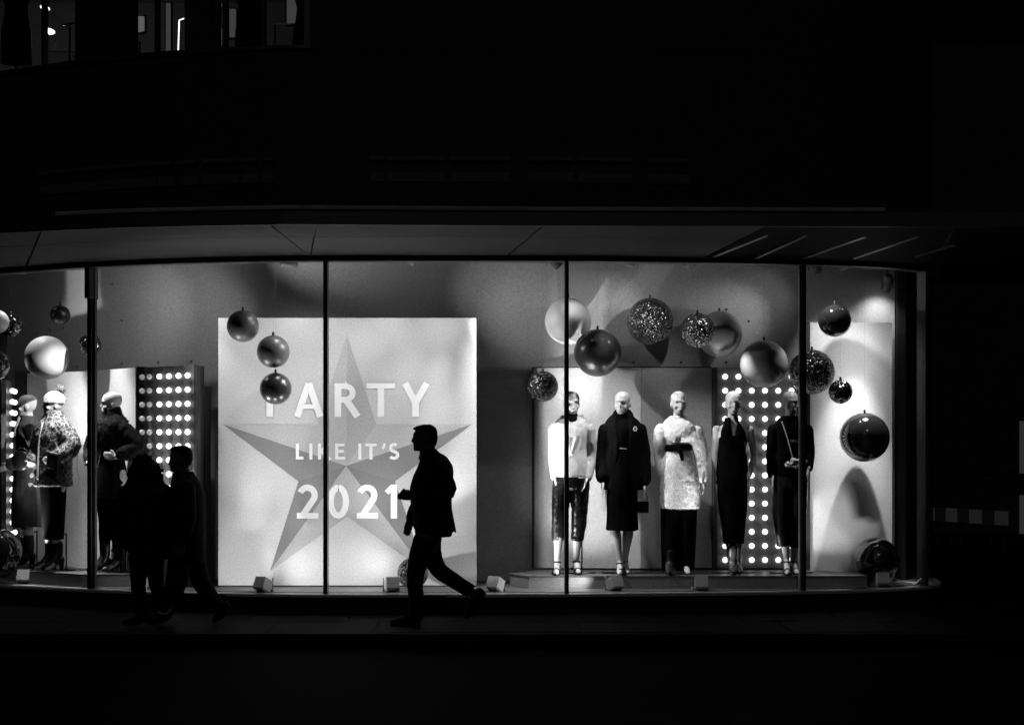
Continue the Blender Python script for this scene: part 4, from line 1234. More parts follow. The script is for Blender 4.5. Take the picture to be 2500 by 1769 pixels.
shoe(o, (-.01, .0, .13), (-.05, -1, 0), M['leather'], 'boot'); shoe(o, (.03, .02, .13), (.1, -1, 0), M['leather'], 'boot')
mb = MB()
for l in ([(-.055, -.006, .45), (-.01, 0, .2)], [(.055, 0, .45), (.03, .02, .2)]): mb.tube(l, [.057, .045], 12, 1)
mb.build('stockings', M['black_cloth'], o, True, False)
stand(o, U(1808, cx), .10, .36)
# 5 blazer and chain bag
o, s = mann(1930, 1403, YM, 'mannequin in black blazer and trousers with a bright chain bag at the waist')
cx = 1930
aL = [(-.165, .01, 1.43), (-.185, .03, 1.19), (-.185, -.02, 1.0)]
aR = [(.165, .01, 1.43), (.195, .03, 1.20), (.15, -.12, 1.06)]
_, xf = body(o, [aL, aR], [[(-.085, .01, .88), (-.07, -.012, .49), (-.045, -.03, .13)], [(.085, .01, .88), (.06, .0, .49), (.03, .03, .13)]], turn=R(6))
mb = MB()
mb.hloft([(V(1165), U(1925, cx), 0, .145, .13), (V(1130), U(1926, cx), 0, .14, .12), (V(1100), U(1928, cx), 0, .13, .11), (V(1060), U(1930, cx), -.005, .15, .125), (V(1040), U(1931, cx), 0, .165, .105), (V(1028), U(1932, cx), .01, .14, .085), (V(1018), U(1932, cx), .02, .09, .065)], 36, 2.3, 3)
for a in (aL, aR):
    mb.tube([a[0], Vector(a[0]).lerp(Vector(a[1]), .5), a[1], a[2]], [.068, .06, .054, .052], 14, 3)
mb.remesh('blazer', M['black_cloth'], o, .009, wr=.005, wf=11, wz=.5)
mb = MB()
for l in ([(-.085, 0, .95), (-.095, -.01, .6), (-.07, -.0, V(1335))], [(.08, 0, .95), (.065, -.01, .6), (.04, .02, V(1338))]):
    mb.tube(l, [.10, .09, .07], 16, 4, False)
mb.hloft([(.86, 0, .0, .16, .115), (.98, 0, .0, .178, .125), (1.08, 0, 0, .15, .11)], 24, 2.2, 2)
mb.remesh('trousers', M['leather'], o, .009, wr=.006, wf=10, wz=.4)
mb = MB(); 
for k in range(9):
    an = math.pi * (.1 + .8 * k / 8)
    mb.ell((.052 * math.cos(an), -.03 - .05 * math.sin(an), V(1036) - .018 * math.sin(an)), .010, 8, 6)
mb.build('necklace', M['chrome'], o, True, False)
shoe(o, (-.045, -.03, .13), (-.1, -1, 0), M['leather']); shoe(o, (.03, .03, .13), (.15, -1, 0), M['leather'])
stand(o, .10, .08, .34)
cb = thing('chain_bag', 'small bright ruched bag on a chain strap across the black blazer', 'handbag', at(1945, 1145, YM - .18))
mb = MB(); rnd = random.Random(4)
for k in range(26):
    x = rnd.uniform(-.10, .10); z = rnd.uniform(-.05, .05) * (1 - abs(x) * 4)
    mb.ell((x, rnd.uniform(-.03, .02), z + .06), (rnd.uniform(.012, .028), .02, rnd.uniform(.01, .02)), 7, 5)
mb.build('bag_body', M['bright_metal'], cb, True, False)
a = at(1909, 1030, YM - .115); b = at(1935, 1118, YM - .18)
mb = MB()
for k in range(26):
    p = a.lerp(b, k / 25) + Vector((0, -.035 * math.sin(math.pi * k / 25), 0))
    mb.ell(p, (.006 if k % 2 else .0085, .005, .010), 6, 4)
mb.build('chain', M['bright_metal'], cb, True)
a = at(1972, 1155, YM - .16); b = at(1971, 1230, YM - .14)
mb = MB()
for k in range(18):
    mb.ell(a.lerp(b, k / 17), (.005, .005, .011), 6, 4)
mb.build('chain', M['bright_metal'], cb, True)

# left group: 8 dark fur jacket
Y8 = .88
o, s = mann(272, 1393, Y8, 'mannequin in dark fur jacket and short skirt turning its head left', R(-28))
sM = F / (Y8 - CAMY)
def V8(py): return (1393 - py) / sM
aL = [(-.17, 0, 1.44), (-.285, .03, 1.26), (-.22, -.05, 1.13)]
aR = [(.17, 0, 1.44), (.32, .03, 1.26), (.20, -.15, 1.165)]
_, xf = body(o, [aL, aR], [[(-.085, .01, .88), (-.075, -.012, .49), (-.06, -.03, .13), Vector((-.35, -1, 0)).normalized()], [(.085, .01, .88), (.055, .0, .49), (.04, .06, .13), Vector((-.2, -1, 0)).normalized()]], turn=R(-46), handdirs=[None, ((-1, -.15, .12), (0, 0, 1))])
mb = MB()
mb.hloft([(V8(1094), 0, 0, .155, .13), (V8(1080), 0, 0, .165, .14), (V8(1050), 0, 0, .185, .145), (V8(1030), 0, 0, .185, .125), (V8(1018), 0, .01, .15, .10), (V8(1008), 0, .01, .10, .09), (V8(996), 0, .01, .09, .085), (V8(991), 0, .01, .08, .075)], 36, 2.2, 3)
mb.tube(aL, [.085, .09, .075], 14, 4); mb.tube([aR[0], aR[1], Vector(aR[1]).lerp(Vector(aR[2]), .7)], [.085, .09, .075], 14, 4)
c8 = mb.remesh('fur_jacket', M['dark_fur'], o, .010, wr=.010, wf=14)
tufts(c8, 'fur', M['dark_fur'], c8, 5000, .022, .002, .5, 6)
mb = MB(); mb.hloft([(V8(1216), 0, 0, .175, .15), (V8(1180), 0, 0, .17, .145), (V8(1140), 0, 0, .155, .13), (V8(1117), 0, 0, .13, .108), (V8(1090), 0, 0, .125, .1)], 36, 2.1, 3)
mb.remesh('skirt', M['char_cloth'], o, .010, wr=.012, wf=11, wz=.12)
mb = MB()
for l in ([(-.085, .01, .8), (-.075, -.012, .49), (-.06, -.03, .2)], [(.085, .01, .8), (.055, .0, .49), (.04, .06, .2)]): mb.tube([l[0], Vector(l[0]).lerp(Vector(l[1]), .5), l[1], Vector(l[1]).lerp(Vector(l[2]), .35), l[2]], [.105, .084, .061, .064, .046], 14, 3)
mb.build('stockings', M['black_cloth'], o, True, False)
shoe(o, (-.06, -.03, .13), (-.35, -1, 0), M['leather'], 'boot'); shoe(o, (.04, .06, .13), (-.2, -1, 0), M['leather'], 'boot')
stand(o, .14, .06, .34)
# 7 leopard coat
Y7 = 1.13
o, s = mann(130, 1388, Y7, 'mannequin in leopard print coat and pale pompom hat', R(-34))
sM = F / (Y7 - CAMY)
def V7(py): return (1388 - py) / sM
aL = [(-.17, 0, 1.44), (-.26, .0, 1.20), (-.12, -.16, 1.12)]
aR = [(.17, 0, 1.44), (.27, .02, 1.28), (.20, -.12, 1.14)]
_, xf = body(o, [aL, aR], [[(-.055, .01, .88), (-.05, -.012, .49), (-.062, .012, .13)], [(.055, .01, .88), (.05, -.012, .49), (.062, .012, .13)]], turn=R(-26), handdirs=[None, ((-.9, -.4, -.1), (0, 0, 1))])
mb = MB()
mb.hloft([(V7(1184), 0, 0, .205, .17), (V7(1150), 0, 0, .20, .165), (V7(1100), 0, 0, .195, .16), (V7(1060), 0, 0, .20, .155), (V7(1035), 0, 0, .195, .13), (V7(1018), 0, .01, .15, .105), (V7(1005), 0, .02, .10, .085), (V7(998), 0, .02, .08, .075)], 36, 2.3, 3)
mb.tube(aL, [.09, .09, .075], 14, 4); mb.tube([aR[0], aR[1], Vector(aR[1]).lerp(Vector(aR[2]), .75)], [.09, .095, .08], 14, 4)
c7 = mb.remesh('leopard_coat', M['leopard'], o, .010, wr=.008, wf=16)
tufts(c7, 'fur', M['leopard'], c7, 3500, .018, .002, .5, 7)
MB().tube([(-.01, -.125, V7(1030)), (-.02, -.165, V7(1090)), (-.025, -.175, V7(1165))], .011, 8, 3).build('front_edging', M['knit'], o, True, False)
mb = MB(); mb.hloft([(V7(1314), 0, 0, .11, .10), (V7(1250), 0, 0, .125, .115), (V7(1180), 0, 0, .14, .125), (1.0, 0, 0, .13, .11)], 30, 2.1, 3)
mb.remesh('skirt', M['black_cloth'], o, .010)
hat = MB(); hat.xf = xf
hat.hloft([(.118, 0, .012, .080, .098), (.126, 0, .008, .088, .112), (.15, 0, .008, .090, .113), (.19, 0, .012, .086, .108), (.225, 0, .014, .068, .085), (.25, 0, .016, .035, .045), (.257, 0, .016, .01, .01)], 28, 2, 3)
ht = hat.remesh('knit_hat', M['knit'], o, .007, wr=.003, wf=60)
pm = MB(); pm.xf = xf; pm.ell((0, .075, .275), .042, 16, 10)
pp = pm.build('pompom', M['pompom'], ht, True, False)
tufts(pp, 'pompom_fur', M['pompom'], o, 1200, .02, .002, 0, 8)
shoe(o, (-.062, .012, .13), (-.35, -1, 0), M['leather'], 'boot'); shoe(o, (.062, .012, .13), (-.1, -1, 0), M['leather'], 'boot')
stand(o, .13, .06, .36)
MB().tube([at(189, 1108, 1.0), at(188, 1128, .99), at(187.5, 1148, .99), at(191, 1158, .99), at(194, 1168, .99)], .0035, 6, 4).build('tag_string', M['cable'], o, True)
gb = thing('handbag', 'black clutch with a pale trim line held by the leopard coat mannequin', 'handbag', at(131, 1165, Y7 - .22))
p = at(131, 1135, Y7 - .24)
rb = Matrix.Rotation(R(-34), 3, 'Z') @ Matrix.Rotation(R(8), 3, 'Y')
MB().box(p, (.165, .05, .25), rb).build('bag_body', M['leather'], gb)
MB().box(p + rb @ Vector((.0, -.028, -.035)), (.11, .006, .008), rb).box(p + rb @ Vector((.02, -.028, .12)), (.11, .012, .02), rb).build('trim', M['knit'], gb)
# 6 grey long coat
Y6 = 1.66
o, s = mann(66, 1380, Y6, 'mannequin in long grey coat seen in profile at the far left', R(-62))
sM = F / (Y6 - CAMY)
def V6(py): return (1380 - py) / sM
aL = [(-.17, 0, 1.44), (-.24, .04, 1.20), (-.14, -.14, 1.08)]
aR = [(.17, 0, 1.44), (.20, .05, 1.20), (.12, -.18, 1.08)]
_, xf = body(o, [aL, aR], turn=R(-22))
mb = MB()
mb.hloft([(V6(1284), 0, .01, .185, .17), (V6(1200), 0, .01, .175, .16), (V6(1120), 0, 0, .155, .13), (V6(1095), 0, 0, .145, .12), (V6(1060), 0, 0, .175, .13), (V6(1040), 0, 0, .18, .115), (V6(1028), 0, .01, .15, .09), (V6(1014), 0, .02, .09, .075)], 36, 2.2, 3)
mb.tube(aL, [.08, .08, .065], 14, 4); mb.tube(aR, [.08, .08, .065], 14, 4)
mb.remesh('long_coat', M['grey_cloth'], o, .010, wr=.009, wf=10, wz=.4)
MB().tube([(.05, -.09, V6(1020)), (.05, -.135, V6(1060)), (.06, -.14, V6(1110))], .014, 8, 3).build('lapel', M['knit'], o, True, False)
shoe(o, (-.062, .012, .13), (-.1, -1, 0), M['leather'], 'boot'); shoe(o, (.062, .012, .13), (.1, -1, 0), M['leather'], 'boot')
mb = MB()
for x in (-.062, .062): mb.tube([(x, .012, .12), (x * 1.1, .0, .30)], [.05, .062], 12, 1)
mb.build('boot_shafts', M['leather'], o, True, False)
stand(o, .12, .08, .36)
rb_ = thing('handbag', 'round black bag held at the front of the long grey coat', 'handbag', at(52, 1150, Y6 - .3))
p = at(52, 1124, Y6 - .32)
MB().ell(p, (.10, .04, .105), 20, 12).build('bag_body', M['leather'], rb_, True)
MB().tube([p + Vector((-.07, 0, .06)), p + Vector((-.03, 0, .13)), p + Vector((.04, 0, .12)), p + Vector((.085, 0, .05))], .006, 6, 4).build('handle', M['chrome'], rb_, True)

# ------------------------------------------------------------------ people walking past (facing left)
class Ped:
    def __init__(s, px, pyg, Y):
        s.x0, s.g, s.s, s.Y = px, pyg, F / (Y - CAMY), Y
        s.k = s.s
    def p(s, px, py, y=0.0): return Vector(((px - s.x0) / s.k, y, (s.g - py) / s.k))
    def row(s, py, f, b, hw, cy=0.0): return ((s.g - py) / s.k, ((f + b) / 2 - s.x0) / s.k, cy, (b - f) / 2 / s.k, hw)
def gy(Y): return HY + EYE * F / (Y - CAMY)

# man with phone
YW = -.92
P = Ped(1040, gy(YW), YW)
g0 = P.g
o = thing('person', 'man in dark jacket striding left with a phone in front of the star board', 'person', (xat(1040, YW), YW, .001))
mb = MB()
mb.hloft([P.row(1101, 1017, 1050, .045), P.row(1097, 1011, 1056, .05), P.row(1089, 1010, 1062, .06), P.row(1080, 1009, 1065.5, .068), P.row(1070, 1010, 1067, .073), P.row(1060, 1009, 1067, .075), P.row(1051, 1014, 1066, .074), P.row(1042, 1020, 1061, .065), P.row(1038, 1032, 1053, .035)], 28, 2.1, 3)
mb.tube([P.p(1011, 1065), P.p(1007.5, 1073), P.p(1005.5, 1077), P.p(1010, 1079.5)], [.009, .010, .010, .010], 8, 2)
for py in (1087.5, 1093.5): mb.ell(P.p(1011.5, py), (.010, .022, .010), 10, 6)
mb.ell(P.p(1013, 1098), (.012, .018, .012), 10, 6); mb.ell(P.p(1010.5, 1061.5), (.010, .035, .010), 10, 6)
for sy in (-1, 1): mb.ell(P.p(1042, 1072, sy * .077), (.022, .01, .032), 10, 8)
mb.tube([P.p(1052, 1115), P.p(1044, 1092)], [.068, .06], 14, 1)
mb.hloft([P.row(1320, 1015, 1070, .16), P.row(1270, 1015, 1085, .15), P.row(1200, 1020, 1085, .16), P.row(1140, 1030, 1090, .19), P.row(1118, 1034, 1080, .14), P.row(1108, 1038, 1066, .06)], 24, 2.1, 3)
near = [P.p(1070, 1132, -.19), P.p(1099, 1200, -.25), P.p(1018, 1212, -.20)]
far = [P.p(1048, 1132, .19), P.p(1026, 1212, .24), P.p(997, 1266, .20)]
mb.tube(near, [.055, .045, .03], 12, 3); mb.tube(far, [.055, .045, .03], 12, 3)
hand(mb, P.p(1014, 1212, -.20), (-1, -.05, .15), (0, .4, .8), .75)
hand(mb, P.p(996, 1270, .20), (-.18, -.05, -1), (.85, -.2, -.2), .45, 1.0)
fl_ = [P.p(1044, 1310, -.09), P.p(1016, 1398, -.10), P.p(1020, 1492, -.10)]
rl_ = [P.p(1052, 1310, .09), P.p(1070, 1393, .10), P.p(1158, 1452, .10)]
mb.tube(fl_, [.09, .058, .042], 14, 3); mb.tube(rl_, [.09, .058, .042], 14, 3)
mb.tube([P.p(1022, 1500, -.10), P.p(985, 1512, -.10), P.p(962, 1516, -.10)], [.04, .035, .022], 10, 2)
mb.tube([P.p(1164, 1455, .10), P.p(1150, 1490, .10), P.p(1140, 1503, .10)], [.04, .035, .022], 10, 2)
mb.remesh('body', M['dark_skin_shade'], o, .008)
mb = MB()
mb.hloft([P.row(1089, 1053, 1063, .05), P.row(1078, 1048, 1067.3, .073), P.row(1066, 1040, 1068.4, .080), P.row(1056, 1026, 1068, .082), P.row(1050, 1012, 1066.5, .080), P.row(1045.5, 1008.5, 1064.3, .076), P.row(1040, 1018, 1059.5, .066), P.row(1036, 1034, 1052, .035)], 26, 2.1, 3)
mb.remesh('hair', M['dark_hair'], o, .007, wr=.003, wf=40)
mb = MB()
mb.hloft([P.row(1309, 1014, 1103, .17), P.row(1290, 1012, 1106, .175), P.row(1265, 1009, 1106, .18), P.row(1240, 1004, 1103.5, .185), P.row(1215, 1001, 1102.5, .19), P.row(1190, 1001.5, 1104, .20), P.row(1165, 1008, 1107, .205), P.row(1140, 1018.5, 1106, .20), P.row(1125, 1025, 1098, .19), P.row(1113, 1026, 1088, .15), P.row(1104, 1024, 1073, .09), P.row(1095, 1030, 1064.5, .062)], 40, 2.3, 4)
mb.tube([P.p(1068, 1134, -.19), P.p(1092, 1170, -.23), near[1], P.p(1055, 1211, -.23), P.p(1024, 1213, -.20)], [.075, .068, .060, .056, .045], 14, 3)
mb.tube([P.p(1048, 1134, .19), P.p(1036, 1175, .22), far[1], P.p(1006, 1248, .22), P.p(1000, 1268, .20)], [.075, .068, .060, .052, .050], 14, 3)
mb.tube([P.p(1027, 1118), P.p(1024.5, 1115)], [.022, .012], 8, 1)
mb.tube([P.p(1098, 1255), P.p(1105, 1280), P.p(1112, 1299)], [.03, .022, .010], 8, 2)
mb.remesh('jacket', M['black_person'], o, .008, wr=.003, wf=12)
mb = MB()
mb.tube([P.p(1044, 1312, -.08), P.p(1030, 1350, -.09), fl_[1], P.p(1017, 1450, -.10), P.p(1019, 1502, -.10)], [.115, .105, .076, .069, .068], 18, 4, False)
mb.tube([P.p(1050, 1312, .08), P.p(1050, 1345, .09), P.p(1068, 1390, .10), P.p(1105, 1418, .10), P.p(1150, 1446, .10)], [.105, .095, .078, .070, .060], 18, 4, False)
mb.hloft([P.row(1345, 1010, 1068, .15), P.row(1320, 1013, 1074, .17), P.row(1295, 1015, 1078, .16)], 24, 2.2, 2)
mb.ell(P.p(1074, 1371, .10), (.03, .06, .03), 10, 8)
mb.remesh('trousers', M['black_person'], o, .008, wr=.004, wf=14)
mb = MB()
mb.tube([P.p(1024, 1498, -.10), P.p(1015, 1502, -.10), P.p(985, 1512, -.10), P.p(962, 1516, -.10)], [.052, .052, .042, .026], 12, 3)
mb.box(P.p(992, 1520.5, -.10), (.27, .085, .018)); mb.box(P.p(1022, 1519, -.10), (.06, .07, .03))
mb.remesh('shoe', M['black_person'], o, .008)
mb = MB()
mb.tube([P.p(1170, 1449, .10), P.p(1160, 1465, .10), P.p(1146, 1490, .10), P.p(1139, 1502, .10)], [.048, .048, .040, .026], 12, 3)
mb.tube([P.p(1178, 1452, .10), P.p(1152, 1492, .10), P.p(1138, 1509, .10)], [.03, .03, .02], 8, 2)
mb.remesh('shoe', M['black_person'], o, .008)
pc = at(991, 1203.5, YW - .20)
ph = thing('phone', 'dark phone in the hand of the striding man', 'phone', pc)
MB().box((0, 0, 0), (.045, .075, .085), Matrix.Rotation(R(-48), 3, 'Y')).build('phone_case', M['panel_black'], ph, False, False)
MB().box(Matrix.Rotation(R(-48), 3, 'Y') @ Vector((0, 0, .0435)), (.038, .068, .001), Matrix.Rotation(R(-48), 3, 'Y')).build('screen', M['black_person'], ph, False, False)

# woman with curly hair
YC = -1.02
P = Ped(355, gy(YC), YC)
o = thing('person', 'woman with a mass of curly hair in a dark coat, left of the walking couple', 'person', (xat(355, YC), YC, .001))
mb = MB()
mb.hloft([P.row(1170, 330, 366, .05), P.row(1160, 326, 372, .065), P.row(1140, 326, 376, .075), P.row(1122, 331, 374, .075), P.row(1112, 340, 366, .05)], 24, 2, 3)
mb.ell(P.p(325, 1148), (.012, .012, .014), 8, 6)
mb.tube([P.p(352, 1190), P.p(352, 1160)], .055, 12, 1)
mb.hloft([P.row(1350, 322, 392, .13), P.row(1280, 315, 395, .14), P.row(1210, 316, 394, .15), P.row(1185, 325, 385, .12), P.row(1178, 335, 372, .05)], 24, 2, 3)
wl = [P.p(318, 1200, -.14), P.p(302, 1265, -.16), P.p(300, 1325, -.14)]
wr_ = [P.p(395, 1200, .10), P.p(402, 1265, .14), P.p(392, 1330, .12)]
for a in (wl, wr_):
    mb.tube(a, [.05, .04, .028], 12, 3); hand(mb, a[2], (-.05, 0, -1), (-1, 0, 0), .4)
ll = [[P.p(343, 1350, -.07), P.p(343, 1430, -.07), P.p(350, 1503, -.07)], [P.p(372, 1350, .07), P.p(378, 1430, .07), P.p(402, 1495, .07)]]
for l in ll:
    mb.tube(l, [.08, .055, .038], 12, 3)
    mb.tube([l[2], l[2] + Vector((-.08, 0, -.045)), l[2] + Vector((-.14, 0, -.055))], [.035, .03, .02], 8, 2)
mb.remesh('body', M['dark_skin_shade'], o, .009)
mb = MB()
mb.hloft([P.row(1366, 322, 408, .17), P.row(1344, 313, 413, .18), P.row(1335, 300, 416, .185), P.row(1298, 289, 418, .19), P.row(1250, 290, 419, .19), P.row(1212, 292, 414, .19), P.row(1190, 299, 408, .18), P.row(1172, 312, 398, .13), P.row(1158, 325, 385, .08)], 36, 2.1, 4)
for a in (wl, wr_): mb.tube([a[0], a[1], a[2] + Vector((0, 0, .03))], [.07, .06, .05], 12, 3)
mb.remesh('coat', M['black_person'], o, .009, wr=.006, wf=10, wz=.5)
mb = MB()
mb.hloft([P.row(1168, 321, 390, .12), P.row(1150, 318, 391, .14), P.row(1135, 321, 385, .14), P.row(1120, 330, 371, .12), P.row(1111, 336, 363, .08), P.row(1107, 344, 353, .03)], 28, 2, 3)
rnd = random.Random(11)
for k in range(90):
    a = rnd.uniform(0, 6.283); py = rnd.uniform(1110, 1172)
    t_ = (py - 1107) / 60
    hw = (7 + 27 * min(1, t_ * 1.7)) 
    cxp = 352 + 3 * t_
    c = P.p(cxp + hw * math.cos(a), py, .12 * math.sin(a))
    rr = rnd.uniform(.012, .028); c = c + Vector((rnd.uniform(-.012, .018) * (1 if math.cos(a) > 0 else -1), 0, 0))
    pts = [c + Vector((rr * math.cos(i * 1.3 + a), rr * math.sin(i * 1.3 + a), -.013 * i)) for i in range(6)]
    mb.tube(pts, .009, 6, 2)
mb.remesh('curly_hair', M['dark_hair'], o, .008, it=1, wr=.004, wf=30)
mb = MB()
for l in ll: mb.tube([l[0], l[1], l[2] + Vector((0, 0, .03))], [.088, .066, .055], 14, 3, False)
mb.remesh('trousers', M['black_person'], o, .009, wr=.004, wf=12)
for l in ll:
    mb = MB(); a = l[2]
    mb.tube([a + Vector((.02, 0, .02)), a + Vector((.0, 0, -.02)), a + Vector((-.08, 0, -.045)), a + Vector((-.15, 0, -.05))], [.045, .045, .036, .024], 10, 3)
    mb.remesh('shoe', M['black_person'], o, .009)
# man of the couple
P = Ped(450, gy(YC + .12), YC + .12)
o = thing('person', 'man in dark coat walking left behind the curly haired woman', 'person', (xat(450, YC + .12), YC + .12, .001))
mb = MB()
mb.hloft([P.row(1152, 420, 452, .045), P.row(1147, 417, 456, .055), P.row(1137, 416, 463, .062), P.row(1126, 415.5, 466, .070), P.row(1114, 415, 468, .075), P.row(1104, 417, 468, .075), P.row(1094, 420, 463, .065), P.row(1089, 434, 454, .03)], 26, 2.1, 3)
mb.tube([P.p(416.5, 1120), P.p(413.5, 1128), P.p(412, 1131.5), P.p(416, 1134)], [.009, .01, .01, .01], 8, 2)
for py in (1140, 1145): mb.ell(P.p(418, py), (.010, .022, .009), 10, 6)
for sy in (-1, 1): mb.ell(P.p(444, 1125, sy * .077), (.02, .01, .03), 10, 8)
mb.tube([P.p(452, 1172), P.p(444, 1145)], [.066, .06], 12, 1)
mb.hloft([P.row(1350, 420, 486, .15), P.row(1280, 420, 488, .15), P.row(1210, 424, 490, .17), P.row(1180, 432, 484, .14), P.row(1168, 440, 468, .06)], 24, 2.1, 3)
na = [P.p(468, 1190, -.19), P.p(476, 1262, -.24), P.p(458, 1325, -.22)]
fa = [P.p(450, 1190, .19), P.p(440, 1262, .23), P.p(420, 1320, .20)]
for a in (na, fa):
    mb.tube(a, [.055, .045, .03], 12, 3); hand(mb, a[2], (-.2, 0, -1), (-1, 0, .1), .4)
ml = [[P.p(448, 1340, -.08), P.p(438, 1420, -.09), P.p(412, 1492, -.09)], [P.p(466, 1340, .08), P.p(484, 1420, .09), P.p(536, 1488, .09)]]
for l in ml: mb.tube(l, [.09, .06, .042], 12, 3)
mb.tube([ml[0][2], P.p(385, 1510, -.09), P.p(368, 1513, -.09)], [.04, .034, .022], 8, 2)
mb.tube([ml[1][2], P.p(532, 1505, .09), P.p(520, 1516, .09)], [.04, .034, .022], 8, 2)
mb.remesh('body', M['dark_skin_shade'], o, .009)
mb = MB()
mb.hloft([P.row(1136, 452, 466, .055), P.row(1124, 450, 469.5, .075), P.row(1112, 442, 470.5, .081), P.row(1104, 428, 470, .081), P.row(1098, 416, 467.5, .078), P.row(1092, 417.5, 462, .066), P.row(1087.5, 436, 453, .03)], 26, 2.1, 3)
mb.remesh('hair', M['dark_hair'], o, .008, wr=.003, wf=40)
mb = MB()
mb.hloft([P.row(1372, 416, 499, .17), P.row(1350, 413, 501, .18), P.row(1300, 415, 501, .185), P.row(1240, 416, 500, .19), P.row(1205, 417, 499, .20), P.row(1185, 418, 492.5, .19), P.row(1170, 420, 483, .14), P.row(1158, 421, 475, .09), P.row(1150, 424, 472, .07)], 36, 2.3, 4)
mb.tube([na[0], na[1], na[2] + Vector((.0, 0, .03))], [.075, .062, .05], 12, 3); mb.tube([fa[0], fa[1], fa[2] + Vector((.0, 0, .03))], [.075, .062, .05], 12, 3)
mb.remesh('coat', M['black_person'], o, .009, wr=.004, wf=10, wz=.5)
mb = MB()
mb.tube([P.p(446, 1345, -.08), P.p(436, 1420, -.09), P.p(412, 1488, -.09)], [.11, .095, .07], 14, 4, False)
mb.tube([P.p(470, 1345, .08), P.p(482, 1412, .09), P.p(504, 1450, .09), P.p(532, 1485, .09)], [.10, .085, .075, .06], 14, 4, False)
mb.remesh('trousers', M['black_person'], o, .009, wr=.004, wf=12)
for pts in ([(418, 1486, -.09), (410, 1500, -.09), (388, 1511, -.09), (368, 1514, -.09)], [(545, 1482, .09), (540, 1492, .09), (530, 1506, .09), (519, 1516, .09)]):
    mb = MB(); mb.tube([P.p(*q) for q in pts], [.05, .05, .04, .024], 10, 3)
    sh = mb.remesh('shoe', M['black_person'], o, .009)
    if pts[0][0] == 418:
        MB().tube([P.p(396, 1488, -.155), P.p(411, 1493, -.155), P.p(425, 1486, -.155), P.p(427, 1476, -.15)], .0025, 5, 3).build('shoe_lace', M['cable'], sh, True, False)

# ------------------------------------------------------------------ upper floor contents
def up(px, py, Y): return at(px, py, Y)
L1 = thing('ceiling_lamp', 'lit oval ceiling lamp behind the first upper window', 'lamp', up(118, 76, 3.0))
MB().ell((0, 0, 0), (.07, .12, .02), 16, 8).build('shade', M['tube'], L1, True, False)
MB().tube([(0, 0, .02), (0, 0, 7.62 - up(118, 76, 3.0).z)], .006, 6, 1).build('cord', M['socket'], L1, False, False)
L2 = thing('ceiling_lamp', 'lit lamp higher up, nearest the top left corner', 'lamp', up(110, 20, 3.0))
MB().ell((0, 0, 0), (.05, .10, .015), 16, 8).build('shade', M['tube'], L2, True, False)
MB().tube([(0, 0, .015), (0, 0, 7.62 - up(110, 20, 3.0).z)], .006, 6, 1).build('cord', M['socket'], L2, False, False)
def slab(name, label, cat, x0, y0, x1, y1, Y, m_, th=.03, fm='frame'):
    a, b = up(x0, y1, Y), up(x1, y0, Y)
    o = thing(name, label, cat, ((a.x + b.x) / 2, Y, a.z))
    MB().box2((a.x, Y, a.z), (b.x, Y + th, b.z)).build('panel', m_, o)
    MB().box2((a.x - .02, Y + th + .002, a.z - .02), (b.x + .02, Y + th + .03, b.z + .02)).build('frame', M[fm], o)
    return o
slab('light_box', 'square dim lit screen in the narrow upper window', 'light box', 322, 40, 346, 77, 2.2, M['lightbox'])
slab('light_box', 'brighter slim strip at the right of the dim screen', 'light box', 346.5, 40, 351, 75, 2.19, M['tube'] if False else M['lightbox'])
slab('light_box', 'smaller dim screen under the square one', 'light box', 317, 104, 336, 137, 2.2, M['dim_glow'])
LT = thing('light_tube', 'bright vertical light tube behind the third upper window', 'light tube', up(435, 127, 1.5))
a, b, c = up(435, 127, 1.5), up(437.5, 50, 1.5), up(448, 46, 1.5)
MB().tube([a, b, c], .0075, 6, 1).build('tube', M['tube'], LT)
MB().tube([a + Vector((0, .03, 0)), b + Vector((0, .03, 0))], .012, 6, 1).build('holder', M['frame'], LT)
slab('wall_panel', 'pale upright panel beside the light tube', 'panel', 405, 8, 415, 130, 2.6, M['dim_glow'])  # panel given a weak glow of its own for room light
slab('wall_panel', 'tall pale panel at the left of the widest upper window', 'panel', 531, 68, 541, 110, 2.4, M['dim_glow'])
slab('wall_panel', 'pale upright panel right of the window bar', 'panel', 560, 22, 575, 90, 2.4, M['dim_glow'])
slab('wall_panel', 'short sloping pale panel above the tall one in the widest upper window', 'panel', 519, 8, 541, 16, 2.5, M['dim_glow'])
slab('wall_panel', 'low dim counter front behind the first upper window', 'panel', 106, 128, 188, 175, 2.6, M['dim_room'])
q = up(175, 120, 2.2)
RA = thing('clothes_rail', 'thin clothes rail standing behind the first upper window', 'clothes rail', (q.x, 2.2, 5.201))
for dx in (-.03, .07): MB().tube([(dx, 0, 0), (dx + .01, 0, 1.02)], .012, 6, 1).build('leg', M['rod'], RA, False, False)
MB().tube([(-.08, 0, 1.03), (.2, 0, 1.08)], .012, 6, 1).build('rail', M['rod'], RA, False, False)
q = up(680, 60, 2.0)
RB = thing('clothes_rail', 'clothes rail across the right of the widest upper window', 'clothes rail', (q.x, 2.0, 5.201))
MB().tube([(-.05, 0, q.z - 5.2), (.55, 0, q.z - 5.2 + .01)], .008, 6, 1).build('rail', M['bright_metal'], RB, False, False)
for dx in (-.04, .54): MB().tube([(dx, 0, 0), (dx, 0, q.z - 5.2)], .010, 6, 1).build('leg', M['rod'], RB, False, False)
slab('curtain_panel', 'grey hanging panel at the right of the widest upper window', 'curtain', 700, -20, 741, 57, 2.4, M['dim_glow'])  # curtain glows by itself in place of light falling on it
